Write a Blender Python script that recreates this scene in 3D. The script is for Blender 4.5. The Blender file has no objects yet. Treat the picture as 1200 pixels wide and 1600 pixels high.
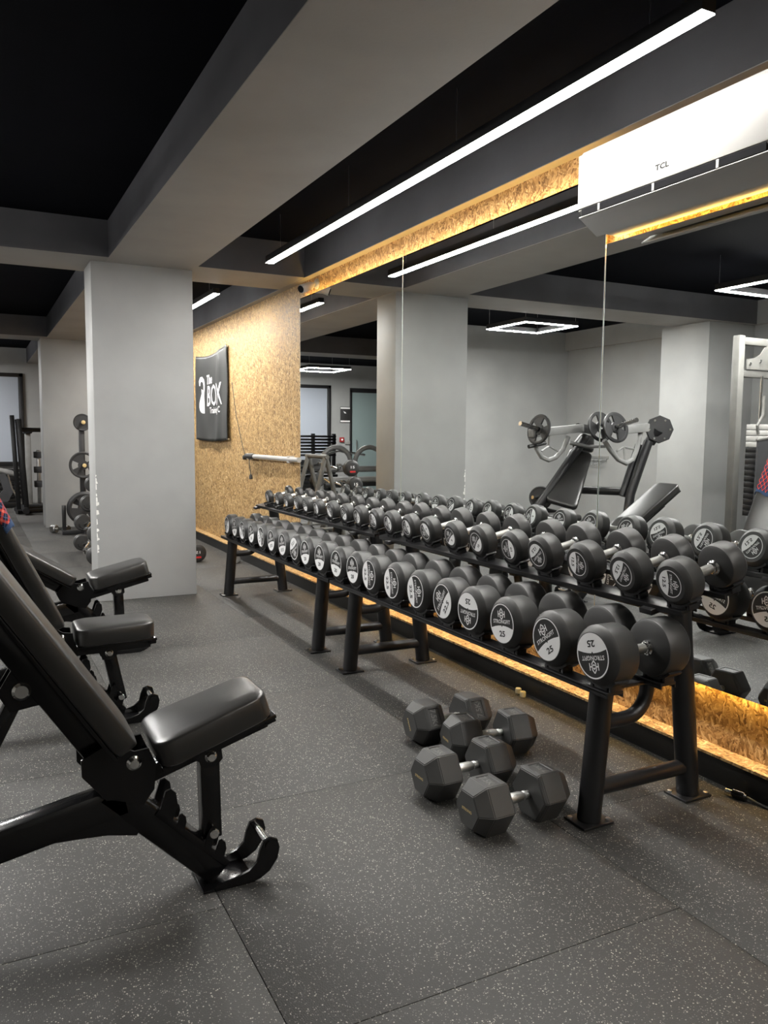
import bpy, bmesh, math, random
from mathutils import Vector, Matrix
random.seed(7)
SC = bpy.context.scene
C = SC.collection
PI = math.pi

# ------------------------------------------------------------------ camera, world, exposure
CAM_H = 1.35
F_PX, YAW, PITCH, ROLL = 1256.2, 0.47244, 0.09328, 0.0078
_fw = Vector((math.sin(YAW)*math.cos(PITCH), math.cos(YAW)*math.cos(PITCH), -math.sin(PITCH)))
_rt = Vector((math.cos(YAW), -math.sin(YAW), 0)); _up = _rt.cross(_fw)
_r2 = _rt*math.cos(ROLL) + _up*math.sin(ROLL); _u2 = -_rt*math.sin(ROLL) + _up*math.cos(ROLL)
cam = bpy.data.cameras.new('camera'); cam_o = bpy.data.objects.new('camera', cam); C.objects.link(cam_o)
mw = Matrix.Identity(4)
for i in range(3):
    mw[i][0] = _r2[i]; mw[i][1] = _u2[i]; mw[i][2] = -_fw[i]
mw[2][3] = CAM_H
cam_o.matrix_world = mw
cam.sensor_fit = 'VERTICAL'; cam.sensor_height = 36.0; cam.lens = 36.0*F_PX/1600.0
cam.clip_start = 0.02; cam.clip_end = 100
SC.camera = cam_o
SC.view_settings.view_transform = 'Standard'; SC.view_settings.look = 'None'
SC.view_settings.gamma = 1.0; SC.view_settings.use_curve_mapping = False
SC.view_settings.exposure = 0.72
W = bpy.data.worlds.new('world'); SC.world = W; W.use_nodes = True
W.node_tree.nodes['Background'].inputs[0].default_value = (0.5, 0.55, 0.6, 1)
W.node_tree.nodes['Background'].inputs[1].default_value = 0.02
LED_WHITE, LED_SQUARE, LED_WARM = 90.0, 215.0, 22.0      # fixture emission, tuned here, used by the fixtures' builders
try:
    SC.cycles.max_bounces = 10; SC.cycles.diffuse_bounces = 5; SC.cycles.glossy_bounces = 6
    SC.cycles.sample_clamp_indirect = 6.0
except Exception: pass

# ------------------------------------------------------------------ materials
MATS = {}
def mat(name, col=(.5,.5,.5), rough=.5, metal=0.0, spec=.5, emit=None, estr=0, coat=0.0):
    m = bpy.data.materials.new(name); m.use_nodes = True; MATS[name] = m
    b = m.node_tree.nodes['Principled BSDF']
    b.inputs['Base Color'].default_value = (*col, 1); b.inputs['Roughness'].default_value = rough
    b.inputs['Metallic'].default_value = metal; b.inputs['Specular IOR Level'].default_value = spec
    if coat: b.inputs['Coat Weight'].default_value = coat; b.inputs['Coat Roughness'].default_value = .15
    if emit: b.inputs['Emission Color'].default_value = (*emit, 1); b.inputs['Emission Strength'].default_value = estr
    return m
class NT:
    def __init__(s, m): s.t = m.node_tree; s.b = s.t.nodes['Principled BSDF']
    def n(s, typ, **kw):
        nd = s.t.nodes.new(typ)
        for k, v in kw.items():
            if k.startswith('i_'):
                key = k[2:]; key = int(key) if key.isdigit() else key.replace('_', ' ')
                nd.inputs[key].default_value = v
            else: setattr(nd, k, v)
        return nd
    def l(s, a, b): s.t.links.new(a, b)
    def pos(s): return s.n('ShaderNodeNewGeometry').outputs['Position']
    def math(s, op, a, b=None, c=None):
        nd = s.n('ShaderNodeMath', operation=op)
        for i, v in enumerate((a, b, c)):
            if v is None: continue
            if isinstance(v, (int, float)): nd.inputs[i].default_value = v
            else: s.l(v, nd.inputs[i])
        return nd.outputs[0]
    def ramp(s, fac, stops):
        r = s.n('ShaderNodeValToRGB'); e = r.color_ramp.elements
        while len(e) < len(stops): e.new(.5)
        for el, (p, c) in zip(e, stops): el.position = p; el.color = (*c, 1)
        s.l(fac, r.inputs[0]); return r.outputs[0]
    def mix(s, fac, a, b, bt='MIX'):
        m = s.n('ShaderNodeMix', data_type='RGBA', blend_type=bt)
        for i, v in ((0, fac), (6, a), (7, b)):
            if isinstance(v, (int, float)): m.inputs[i].default_value = v
            elif isinstance(v, tuple): m.inputs[i].default_value = (*v, 1)
            else: s.l(v, m.inputs[i])
        return m.outputs[2]
    def bump(s, h, strength=.2, dist=.002):
        bp = s.n('ShaderNodeBump'); bp.inputs['Strength'].default_value = strength; bp.inputs['Distance'].default_value = dist
        s.l(h, bp.inputs['Height']); s.l(bp.outputs[0], s.b.inputs['Normal'])
def noise(nt, vec, scale, detail=3, rough=.5):
    n = nt.n('ShaderNodeTexNoise'); n.inputs['Scale'].default_value = scale; n.inputs['Detail'].default_value = detail
    n.inputs['Roughness'].default_value = rough; nt.l(vec, n.inputs['Vector']); return n.outputs['Fac']

def painted(name, col, rough=.6, var=.06, bump=.15, scale=9, spec=.4):
    m = mat(name, col, rough, spec=spec); t = NT(m); p = t.pos()
    f = noise(t, p, scale*.2, 4); d = tuple(c*(1-var*2) for c in col); l = tuple(min(1, c*(1+var)) for c in col)
    t.l(t.ramp(f, [(.3, d), (.7, l)]), t.b.inputs['Base Color'])
    if bump: t.bump(noise(t, p, scale*8, 3), bump, .003)
    return m
painted('wall_grey', (.335, .338, .333), .55)
painted('soffit_grey', (.33, .312, .29), .6)
painted('anthracite', (.11, .11, .12), .7, .1, spec=.15)
painted('slab_black', (.004, .0045, .007), .9, .1, spec=.05)
painted('black_skirting', (.012, .012, .012), .45, .1)
mat('chip_white', (.8, .79, .76), .9)

def osb():
    m = mat('osb', (.6, .4, .18), .42); t = NT(m); p = t.pos()
    sp = t.n('ShaderNodeSeparateXYZ'); t.l(p, sp.inputs[0])
    v = t.math('ADD', sp.outputs[2], t.math('MULTIPLY', sp.outputs[0], 1.0))
    cmb = t.n('ShaderNodeCombineXYZ'); t.l(sp.outputs[1], cmb.inputs[0]); t.l(v, cmb.inputs[1])
    nz = t.n('ShaderNodeTexNoise'); nz.inputs['Scale'].default_value = 30; nz.inputs['Detail'].default_value = 2
    t.l(cmb.outputs[0], nz.inputs['Vector'])
    off = t.n('ShaderNodeVectorMath', operation='SCALE'); t.l(nz.outputs['Color'], off.inputs[0]); off.inputs['Scale'].default_value = .022
    add = t.n('ShaderNodeVectorMath', operation='ADD'); t.l(cmb.outputs[0], add.inputs[0]); t.l(off.outputs[0], add.inputs[1])
    layers = []
    for k, (ang, sx, sy) in enumerate(((8, 118, 23), (-24, 108, 21), (58, 126, 26), (-70, 114, 23))):
        mp = t.n('ShaderNodeMapping'); mp.vector_type = 'TEXTURE'
        mp.inputs['Rotation'].default_value = (0, 0, math.radians(ang)); mp.inputs['Scale'].default_value = (1/sx, 1/sy, 1)
        mp.inputs['Location'].default_value = (k*.37, k*.21, 0)
        t.l(add.outputs[0], mp.inputs['Vector'])
        vo = t.n('ShaderNodeTexVoronoi', voronoi_dimensions='2D'); vo.inputs['Scale'].default_value = 1; t.l(mp.outputs[0], vo.inputs['Vector'])
        sc = t.n('ShaderNodeSeparateColor'); t.l(vo.outputs['Color'], sc.inputs[0])
        layers.append((sc.outputs[0], sc.outputs[1], vo.outputs['Distance']))
    val, key, dist = layers[0]
    for v2, k2, d2 in layers[1:]:
        g = t.math('GREATER_THAN', k2, key)
        mixf = lambda a, b: t.math('ADD', a, t.math('MULTIPLY', g, t.math('SUBTRACT', b, a)))
        val, dist = mixf(val, v2), mixf(dist, d2); key = t.math('MAXIMUM', key, k2)
    col = t.ramp(val, [(0, (.15, .08, .028)), (.18, (.31, .18, .065)), (.5, (.49, .315, .135)), (.8, (.63, .43, .20)), (1, (.78, .60, .33))])
    edge = t.ramp(dist, [(.0, (1, 1, 1)), (.55, (.95, .92, .88)), (.95, (.5, .38, .28))])
    col = t.mix(1.0, col, edge, 'MULTIPLY')
    t.l(col, t.b.inputs['Base Color'])
    h = t.math('SUBTRACT', val, t.math('MULTIPLY', dist, .5)); t.bump(h, .55, .0025)
    t.l(t.math('ADD', .45, t.math('MULTIPLY', val, .25)), t.b.inputs['Roughness']); t.b.inputs['Specular IOR Level'].default_value = .3
osb()

def rubber_floor():
    m = mat('rubber_floor', (.05, .05, .05), .62); t = NT(m); p = t.pos()
    vo = t.n('ShaderNodeTexVoronoi'); vo.inputs['Scale'].default_value = 215; t.l(p, vo.inputs['Vector'])
    sc = t.n('ShaderNodeSeparateColor'); t.l(vo.outputs['Color'], sc.inputs[0])
    pick = t.math('GREATER_THAN', sc.outputs[0], .68)
    sz = t.math('LESS_THAN', vo.outputs['Distance'], t.math('ADD', .2, t.math('MULTIPLY', sc.outputs[1], .3)))
    fl = t.math('MULTIPLY', pick, sz)
    big = noise(t, p, 1.3, 5, .6); fine = noise(t, p, 230, 2)
    base = t.mix(t.math('MULTIPLY', fine, .8), t.ramp(big, [(.3, (.038, .037, .0345)), (.7, (.052, .0505, .047))]), (.024, .024, .024))
    fc = t.ramp(sc.outputs[2], [(0, (.11, .108, .10)), (.6, (.22, .21, .19)), (1, (.44, .42, .36))])
    t.l(t.mix(fl, base, fc), t.b.inputs['Base Color'])
    t.bump(fine, .5, .002)
rubber_floor()

def grainy(name, col, rough, scale=400, bump=.25, **k):
    m = mat(name, col, rough, **k); t = NT(m); tc = t.n('ShaderNodeTexCoord').outputs['Object']
    f = noise(t, tc, scale, 2); t.bump(f, bump, .0006)
    f2 = noise(t, tc, 7, 4)
    t.l(t.ramp(f2, [(.3, tuple(c*.85 for c in col)), (.7, tuple(c*1.15 for c in col))]), t.b.inputs['Base Color'])
    return m
grainy('rubber', (.026, .026, .0255), .46, 500, spec=.6)
grainy('hex_rubber', (.042, .042, .041), .46, 500, spec=.6)
grainy('vinyl', (.022, .0215, .0205), .31, 900, .15, spec=.75)
grainy('powder_black', (.010, .010, .011), .36, 700, .12)
grainy('gloss_black', (.005, .005, .0055), .2, 300, .05, coat=.2, spec=.3)
grainy('plate_black', (.02, .02, .021), .5, 300)
grainy('silver_paint', (.24, .24, .235), .38, 500, .08)
grainy('dark_silver', (.12, .118, .11), .4, 500, .08)
grainy('dark_panel', (.055, .056, .06), .4, 200, .08)
mat('chrome', (.78, .78, .77), .14, 1.0)
mat('steel', (.55, .55, .55), .28, 1.0)
grainy('knurled', (.72, .72, .70), .34, 900, .5, metal=1.0)
mat('label_black', (.018, .018, .018), .45)
mat('label_white', (.86, .86, .86), .5)
mat('gold_print', (.62, .46, .20), .4)
mat('red_print', (.65, .03, .03), .4)
mat('white_plastic', (.33, .325, .31), .4, spec=.3)
mat('rail_paint', (.45, .44, .42), .4)
mat('grey_plastic', (.32, .32, .31), .45)
mat('hex_print', (.13, .13, .125), .5)
mat('logo_grey', (.02, .02, .02), .7, spec=.05)
mat('faint_grey', (.24, .235, .22), .4)
mat('vent_dark', (.008, .008, .009), .8, spec=.05)
mat('mirror', (.85, .87, .86), .0, 1.0)
mat('mirror_edge', (.55, .62, .58), .25)
mat('led_white', (.9, .9, .9), .5, emit=(1.0, .975, .93), estr=LED_WHITE)
mat('led_square', (.9, .9, .9), .5, emit=(1.0, .98, .95), estr=LED_SQUARE)
mat('led_warm', (.9, .8, .5), .5, emit=(1.0, .62, .16), estr=LED_WARM)
mat('frosted_blue', (.34, .37, .42), .3)
mat('frosted_teal', (.26, .33, .33), .25)
mat('frame_black', (.012, .012, .013), .4)
mat('cream', (.75, .66, .42), .6)
mat('poster_dark', (.03, .03, .03), .5)
mat('alarm_red', (.35, .03, .03), .4)
mat('wood_edge', (.62, .43, .2), .6)

def plaid():
    m = mat('plaid', (.02, .03, .07), .95); t = NT(m); tc = t.n('ShaderNodeTexCoord').outputs['UV']
    sp = t.n('ShaderNodeSeparateXYZ'); t.l(tc, sp.inputs[0])
    def stripes(a, f, w, ph=0.0):
        return t.math('LESS_THAN', t.math('FRACT', t.math('ADD', t.math('MULTIPLY', a, f), ph)), w)
    s1 = t.math('ADD', sp.outputs[0], sp.outputs[1]); s2 = t.math('SUBTRACT', sp.outputs[0], sp.outputs[1])
    a = t.math('MAXIMUM', stripes(s1, 9, .28), stripes(s2, 9, .28))
    a2 = t.math('MULTIPLY', stripes(s1, 9, .28), stripes(s2, 9, .28))
    thin = t.math('MAXIMUM', stripes(s1, 9, .06, .45), stripes(s2, 9, .06, .45))
    c = t.mix(a, (.012, .022, .06), (.55, .055, .045)); c = t.mix(a2, c, (.75, .16, .12)); c = t.mix(thin, c, (.10, .16, .28))
    hem = t.math('LESS_THAN', sp.outputs[1], .05); c = t.mix(hem, c, (.05, .10, .22))
    t.l(c, t.b.inputs['Base Color']); p = t.pos(); t.bump(noise(t, p, 260, 2), .6, .004)
plaid()
def cloth():
    m = mat('banner_cloth', (.014, .016, .015), .45); t = NT(m); p = t.pos(); t.bump(noise(t, p, 500, 2), .2, .0008)
    t.b.inputs['Sheen Weight'].default_value = .05
cloth()

# ------------------------------------------------------------------ mesh helpers (world coordinates)
def new(): return bmesh.new()
def _faces(bm, vs, quads):
    for q in quads:
        try: bm.faces.new([vs[i] for i in q])
        except ValueError: pass
def box(bm, lo, hi, bev=0, M=None):
    x0, y0, z0 = lo; x1, y1, z1 = hi
    b2 = bmesh.new()
    vs = [b2.verts.new(p) for p in ((x0,y0,z0),(x1,y0,z0),(x1,y1,z0),(x0,y1,z0),(x0,y0,z1),(x1,y0,z1),(x1,y1,z1),(x0,y1,z1))]
    _faces(b2, vs, ((0,3,2,1),(4,5,6,7),(0,1,5,4),(1,2,6,5),(2,3,7,6),(3,0,4,7)))
    if bev: bmesh.ops.bevel(b2, geom=b2.edges[:], offset=bev, segments=2, affect='EDGES', profile=.5)
    merge(bm, b2, M)
def merge(bm, b2, M=None):
    if M is not None: bmesh.ops.transform(b2, matrix=M, verts=b2.verts[:])
    b2.verts.index_update(); mp = [bm.verts.new(v.co) for v in b2.verts]
    for f in b2.faces:
        try:
            nf = bm.faces.new([mp[v.index] for v in f.verts]); nf.material_index = f.material_index; nf.smooth = f.smooth
        except ValueError: pass
    b2.free()
def cbox(bm, c, s, bev=0, M=None): box(bm, [c[i]-s[i]/2 for i in range(3)], [c[i]+s[i]/2 for i in range(3)], bev, M)
def frame_of(d):
    d = Vector(d).normalized(); a = Vector((0,0,1)) if abs(d.z) < .9 else Vector((1,0,0))
    u = d.cross(a).normalized(); return u, d.cross(u).normalized(), d
def tube(bm, pts, r, seg=12, closed=False, cap=True, flat=None):
    pts = [Vector(p) for p in pts]; n = len(pts); rings = []
    rr = r if isinstance(r, (list, tuple)) else [r]*n
    u = None
    for i, p in enumerate(pts):
        if closed: d = (pts[(i+1) % n]-pts[i-1]).normalized()
        else: d = (pts[min(i+1, n-1)]-pts[max(i-1, 0)]).normalized()
        if u is None: u, v, _ = frame_of(d)
        else:
            u = (u-d*u.dot(d)).normalized(); v = d.cross(u).normalized()
        ring = []
        for k in range(seg):
            a = 2*PI*k/seg; ring.append(bm.verts.new(p+(u*math.cos(a)+v*math.sin(a))*rr[i]))
        rings.append(ring)
    m = n if closed else n-1
    for i in range(m):
        A, B = rings[i], rings[(i+1) % n]
        for k in range(seg): bm.faces.new((A[k], A[(k+1) % seg], B[(k+1) % seg], B[k]))
    if cap and not closed: bm.faces.new(rings[0][::-1]); bm.faces.new(rings[-1])
def bar(bm, p0, p1, w, h, up=(0,0,1), bev=0.004):   # rectangular tube, w sideways, h along up
    p0, p1 = Vector(p0), Vector(p1); d = (p1-p0); L = d.length; d.normalize()
    s = d.cross(Vector(up)).normalized(); u = s.cross(d).normalized()
    M = Matrix.Identity(4)
    for i in range(3): M[i][0] = d[i]; M[i][1] = s[i]; M[i][2] = u[i]; M[i][3] = p0[i]
    box(bm, (0, -w/2, -h/2), (L, w/2, h/2), bev, M)
def lathe(bm, prof, o=(0,0,0), axis=(1,0,0), seg=32, cap0=True, cap1=True):
    u, v, d = frame_of(axis); o = Vector(o); rings = []
    for (r, h) in prof:
        rings.append([bm.verts.new(o+d*h+(u*math.cos(2*PI*k/seg)+v*math.sin(2*PI*k/seg))*r) for k in range(seg)])
    for A, B in zip(rings, rings[1:]):
        for k in range(seg): bm.faces.new((A[k], A[(k+1) % seg], B[(k+1) % seg], B[k]))
    if cap0: bm.faces.new(rings[0][::-1])
    if cap1: bm.faces.new(rings[-1])
def prism(bm, poly, f, d0, d1):     # f(a, b, d) -> 3d
    A = [bm.verts.new(f(a, b, d0)) for a, b in poly]; B = [bm.verts.new(f(a, b, d1)) for a, b in poly]; n = len(poly)
    bm.faces.new(A[::-1]); bm.faces.new(B)
    for i in range(n): bm.faces.new((A[i], A[(i+1) % n], B[(i+1) % n], B[i]))
XZ = lambda y0: (lambda a, b, d: (a, y0+d, b))
def arcpts(cx, cz, r, a0, a1, n): return [(cx+r*math.cos(math.radians(a0+(a1-a0)*i/n)), cz+r*math.sin(math.radians(a0+(a1-a0)*i/n))) for i in range(n+1)]

def mk(bm, name, mats, smooth=30):
    me = bpy.data.meshes.new(name); bmesh.ops.recalc_face_normals(bm, faces=bm.faces[:])
    if smooth:
        for f in bm.faces: f.smooth = True
    bm.to_mesh(me); bm.free()
    for m in (mats if isinstance(mats, (list, tuple)) else [mats]): me.materials.append(MATS[m])
    if smooth: me.set_sharp_from_angle(angle=math.radians(smooth))
    return me
def obj(name, bm, mats, parent=None, smooth=30, label=None):
    root = parent
    while root is not None and root.parent is not None: root = root.parent
    if root is not None: bmesh.ops.translate(bm, vec=-root.location, verts=bm.verts[:])
    o = bpy.data.objects.new(name, mk(bm, name, mats, smooth)); C.objects.link(o)
    if parent is not None: o.parent = parent
    if label: o['label'] = label
    return o
def tag(o, label, cat, group=None):
    o['label'] = label; o['category'] = cat
    if group: o['group'] = group
    return o
def thing(name, loc, label, cat, group=None):
    o = bpy.data.objects.new(name, None); C.objects.link(o); o.location = loc; o.empty_display_size = .1
    return tag(o, label, cat, group)
def struct(name, bm, m, smooth=30):
    o = obj(name, bm, m, None, smooth); o['kind'] = 'structure'; return o
def mobj(name, me, parent, loc=(0,0,0), rot=(0,0,0)):
    o = bpy.data.objects.new(name, me); C.objects.link(o); o.parent = parent; o.location = loc; o.rotation_euler = rot; return o
_tc = {}
def text2d(s, size=1.0, sx=1.0, bold=0.0):       # filled flat letters centred on the origin -> (verts, faces)
    k = (s, size, sx, bold)
    if k in _tc: return _tc[k]
    cu = bpy.data.curves.new('lettering', 'FONT'); cu.body = s; cu.size = 1.0; cu.align_x = 'CENTER'; cu.align_y = 'CENTER'; cu.resolution_u = 2; cu.offset = bold
    o = bpy.data.objects.new('lettering', cu); C.objects.link(o)
    dg = bpy.context.evaluated_depsgraph_get(); me = o.evaluated_get(dg).to_mesh()
    vs = [(v.co.x, v.co.y) for v in me.vertices]; fs = [tuple(p.vertices) for p in me.polygons]
    o.evaluated_get(dg).to_mesh_clear(); bpy.data.objects.remove(o); bpy.data.curves.remove(cu)
    ys = [v[1] for v in vs]; xs = [v[0] for v in vs]
    h = max(ys)-min(ys); cx = (max(xs)+min(xs))/2; cy = (max(ys)+min(ys))/2
    r = ([((x-cx)/h*size*sx, (y-cy)/h*size) for x, y in vs], fs); _tc[k] = r; return r
def put2d(bm, shape, f, mi=0):      # f(a, b) -> 3d
    vs = [bm.verts.new(f(a, b)) for a, b in shape[0]]
    for q in shape[1]:
        try: bm.faces.new([vs[i] for i in q]).material_index = mi
        except ValueError: pass
def poly2d(pts): return (pts, [tuple(range(len(pts)))])
def stroke2d(p, q, w):
    dx, dy = q[0]-p[0], q[1]-p[1]; L = math.hypot(dx, dy); nx, ny = -dy/L*w/2, dx/L*w/2
    return poly2d([(p[0]+nx, p[1]+ny), (p[0]-nx, p[1]-ny), (q[0]-nx, q[1]-ny), (q[0]+nx, q[1]+ny)])

# ------------------------------------------------------------------ the room
MX = 2.614            # mirror face
OX = 2.652             # strand board face
BX = 2.570            # skirting face
ZB, ZS = 2.70, 2.98   # beam soffit, slab
XL, YB, YF, YN = -3.11, 10.04, 17.0, -3.0
b = new(); box(b, (-5.3, YN-.2, -.12), (2.95, YF+.2, -.013)); floor = struct('floor', b, 'black_skirting', 0)
T = 1.18; cols = [(.598+T*k, .598+T*(k+1)) for k in range(-5, 2)]
tile_mesh = {}
for ci, (xa, xb) in enumerate(cols):
    xb = min(xb, 2.70); xa = max(xa, -5.2)
    y0 = (2.165 if (ci % 2 == 0) else 1.575) - 5*T
    k = 0
    while y0+k*T < YF+.1:
        ya, yb_ = max(y0+k*T, YN-.1), min(y0+(k+1)*T, YF+.1)
        k += 1
        if yb_-ya < .05: continue
        key = (round(xb-xa, 3), round(yb_-ya, 3))
        if key not in tile_mesh:
            b = new(); g = .0009; hx, hy = key[0]/2-g, key[1]/2-g
            box(b, (-hx, -hy, -.013), (hx, hy, 0), .0015); tile_mesh[key] = mk(b, 'rubber_tile', 'rubber_floor', 30)
        mobj('rubber_tile', tile_mesh[key], floor, ((xa+xb)/2, (ya+yb_)/2, 0))
b = new(); box(b, (-5.3, YN-.2, ZS), (2.95, YF+.2, ZS+.12)); ceil = struct('ceiling', b, 'slab_black', 0)
beams = [((.98, YN), (1.667, YF)), ((2.585, YN), (2.9, YF)), ((-3.3, YN), (-3.05, YB))]
beams += [((-5.2, y0), (2.585, y1)) for y0, y1 in ((.89, 1.53), (6.59, 7.235), (12.3, 12.87))]
for i, (a, c) in enumerate(beams):
    dz = .0015*i
    b = new(); box(b, (a[0], a[1], ZB+.004), (c[0], c[1], ZS+.004)); obj('beam', b, 'wall_grey' if a[0] < -3.2 and a[1] < 0 else 'anthracite', ceil, 0)
    b = new(); box(b, (a[0]+.0005, a[1]+.0005, ZB+dz*.3), (c[0]-.0005, c[1]-.0005, ZB+.012)); obj('beam_soffit', b, 'soffit_grey', ceil, 0)
# mirror side wall
b = new(); box(b, (OX, YN-.2, .10), (2.9, YF+.2, ZB+.01)); struct('wall_right', b, 'osb', 0)
b = new(); box(b, (BX, YN, -.002), (OX+.05, YF, .100)); struct('baseboard_right', b, 'black_skirting', 0)
b = new(); box(b, (BX-.004, YN, .100), (OX+.01, YF, .112), .001); struct('trim_1', b, 'osb', 0)
# left side
b = new(); box(b, (XL-.15, YN-.2, 0), (XL, YB+.15, ZS)); struct('wall_left', b, 'wall_grey', 0)
b = new(); box(b, (XL-.15, YB, 0), (-.6, YB+.15, ZS)); struct('wall_back', b, 'wall_grey', 0)
b = new(); box(b, (-5.2, YB+.15, 0), (-5.05, YF, ZS)); struct('wall_left_far', b, 'wall_grey', 0)
b = new(); box(b, (-5.2, YF, 0), (2.9, YF+.15, ZS)); struct('wall_far', b, 'wall_grey', 0)
b = new(); box(b, (-3.3, YN-.15, 0), (2.9, YN, ZS)); struct('wall_near', b, 'wall_grey', 0)
b = new(); box(b, (XL-.02, 6.66, 0), (-2.35, 7.38, ZB), .004); o = struct('trim_2', b, 'wall_grey')
o['label'] = 'grey wall pier under the cross beam, seen in the mirror'
b = new(); box(b, (XL, 7.38, 0), (XL+.012, YB, .09)); struct('baseboard_left', b, 'wall_grey', 0)

def column(lo, hi, label):
    t = thing('column', ((lo[0]+hi[0])/2, (lo[1]+hi[1])/2, 0), label, 'column', 'grey columns under the long beam')
    b = new(); box(b, (*lo, 0), (*hi, ZB+.002), .006); obj('shaft', b, 'wall_grey', t)
    return t
col1 = column((.868, 6.762), (1.665, 7.155), 'wide grey painted column nearest the camera with a chipped white left edge')
column((.905, 12.5), (1.70, 12.95), 'pale grey column further back behind the weight plate tree')
rnd = random.Random(3)
b = new(); z = .40
while z < 1.02:
    h = rnd.uniform(.012, .05); w = rnd.uniform(.006, .022); w2 = rnd.uniform(.004, .014)
    x0, y0 = .868, 6.762
    pts = [(x0-.0008, y0+w2, z+rnd.uniform(0, .01)), (x0-.0008, y0-.0008, z), (x0+w, y0-.0008, z+rnd.uniform(0, .012)),
           (x0+w*rnd.uniform(.4, 1), y0-.0008, z+h*.9), (x0-.0008, y0-.0008, z+h), (x0-.0008, y0+w2*.7, z+h*.8)]
    v = [b.verts.new(p) for p in pts]; b.faces.new((v[1], v[2], v[3], v[4])); b.faces.new((v[0], v[1], v[4], v[5]))
    z += h + rnd.choice((0, 0, .006, .03))
o = obj('chipped_plaster', b, 'chip_white', col1, 0, 'chipped white plaster along the corner'); o['kind'] = 'stuff'

# far wall: window with frosted panes over a slatted panel, glass door
def window(n, x0, x1, z0, z1, panes, slat_z):
    b = new(); y = YF
    for (a, c) in (((x0, z0), (x0+.07, z1)), ((x1-.07, z0), (x1, z1)), ((x0, z1-.07), (x1, z1)), ((x0, slat_z-.04), (x1, slat_z+.04)), ((x0, z0), (x1, z0+.05))):
        box(b, (a[0], y-.06, a[1]), (c[0], y+.01, c[1]), .004)
    w = struct('window_%d' % n, b, 'frame_black')
    for k in range(panes):
        a = x0+.07+(x1-x0-.14)*k/panes; c = x0+.07+(x1-x0-.14)*(k+1)/panes
        b = new(); box(b, (a+.012, y-.02, slat_z+.04), (c-.012, y-.01, z1-.07)); obj('pane', b, 'frosted_blue', w, 0)
        b = new(); box(b, (c-.014, y-.05, slat_z), (c+.014, y, z1-.02)); obj('mullion', b, 'frame_black', w, 0)
    k = z0+.08
    while k < slat_z-.07:
        b = new(); box(b, (x0+.07, y-.05, k), (x1-.07, y-.015, k+.055), .006); obj('slat', b, 'powder_black', w); k += .085
    return w
window(1, -2.06, .90, .12, 2.50, 3, .78)
b = new()
for (a, c) in (((-3.62, 0), (-3.56, 2.42)), ((-2.59, 0), (-2.55, 2.42)), ((-3.62, 2.36), (-2.55, 2.46))):
    box(b, (a[0], YF-.05, a[1]), (c[0], YF+.01, c[1]), .003)
dr = struct('door_1', b, 'frame_black')
b = new(); box(b, (-3.56, YF-.03, .01), (-2.595, YF-.018, 2.36)); obj('pane', b, 'frosted_teal', dr, 0)
b = new(); tube(b, [(-2.70, YF-.03, .95), (-2.70, YF-.07, .97), (-2.70, YF-.07, 1.25), (-2.70, YF-.03, 1.27)], .012, 8); obj('door_handle', b, 'steel', dr)

# ------------------------------------------------------------------ mirror panels and warm LED strips
def mirror_panel(y0, y1, z0, z1, label):
    t = thing('mirror_panel', (MX+.006, (y0+y1)/2, z0), label, 'mirror', 'mirror panels on the strand board wall')
    b = new(); box(b, (MX, y0+.0006, z0), (MX+.006, y1-.0006, z1)); b.faces.ensure_lookup_table()
    obj('glass', b, 'mirror', t, 0)
    for ya, yb_ in ((y0+.0006, y0+.0018), (y1-.0018, y1-.0006)):
        b = new(); box(b, (MX-.0005, ya, z0), (MX, yb_, z1)); obj('polished_edge', b, 'mirror_edge', t, 0)
    b = new(); box(b, (MX+.0062, y0+.03, z0+.05), (OX+.004, y1-.03, z1-.05)); obj('backing_board', b, 'wood_edge', t, 0)
    return t
MTOP = 2.555; MLOW = 2.235; MBOT = .355
mirror_panel(4.866, 6.77, MBOT, MTOP, 'far mirror panel next to the bare strand board wall')
mirror_panel(2.906, 4.862, MBOT, MTOP, 'middle mirror panel between the two vertical seams')
mirror_panel(.95, 2.902, MBOT, MLOW, 'near lower mirror panel under the air conditioner')
def led_strip(p0, p1, label):
    c = [(p0[i]+p1[i])/2 for i in range(3)]
    t = thing('led_strip', c, label, 'LED strip', 'warm LED strips behind the mirror')
    b = new(); box(b, (p0[0]-.006, p0[1], p0[2]-.004), (p1[0]+.006, p1[1], p1[2]+.004)); obj('light_tape', b, 'led_warm', t, 0)
    b = new(); box(b, (p1[0]+.0065, p0[1], p0[2]-.008), (p1[0]+.012, p1[1], p1[2]+.008)); obj('mounting_rail', b, 'white_plastic', t, 0)
led_strip((2.633, 2.93, MTOP-.022), (2.633, 6.74, MTOP-.022), 'warm LED strip glowing along the top of the tall mirror panels')
led_strip((2.633, .98, MLOW-.004), (2.633, 2.895, MLOW-.004), 'warm LED strip glowing under the air conditioner above the low mirror')
led_strip((2.633, .98, MBOT+.022), (2.633, 6.74, MBOT+.022), 'warm LED strip glowing along the bottom edge of the mirror')

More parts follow.
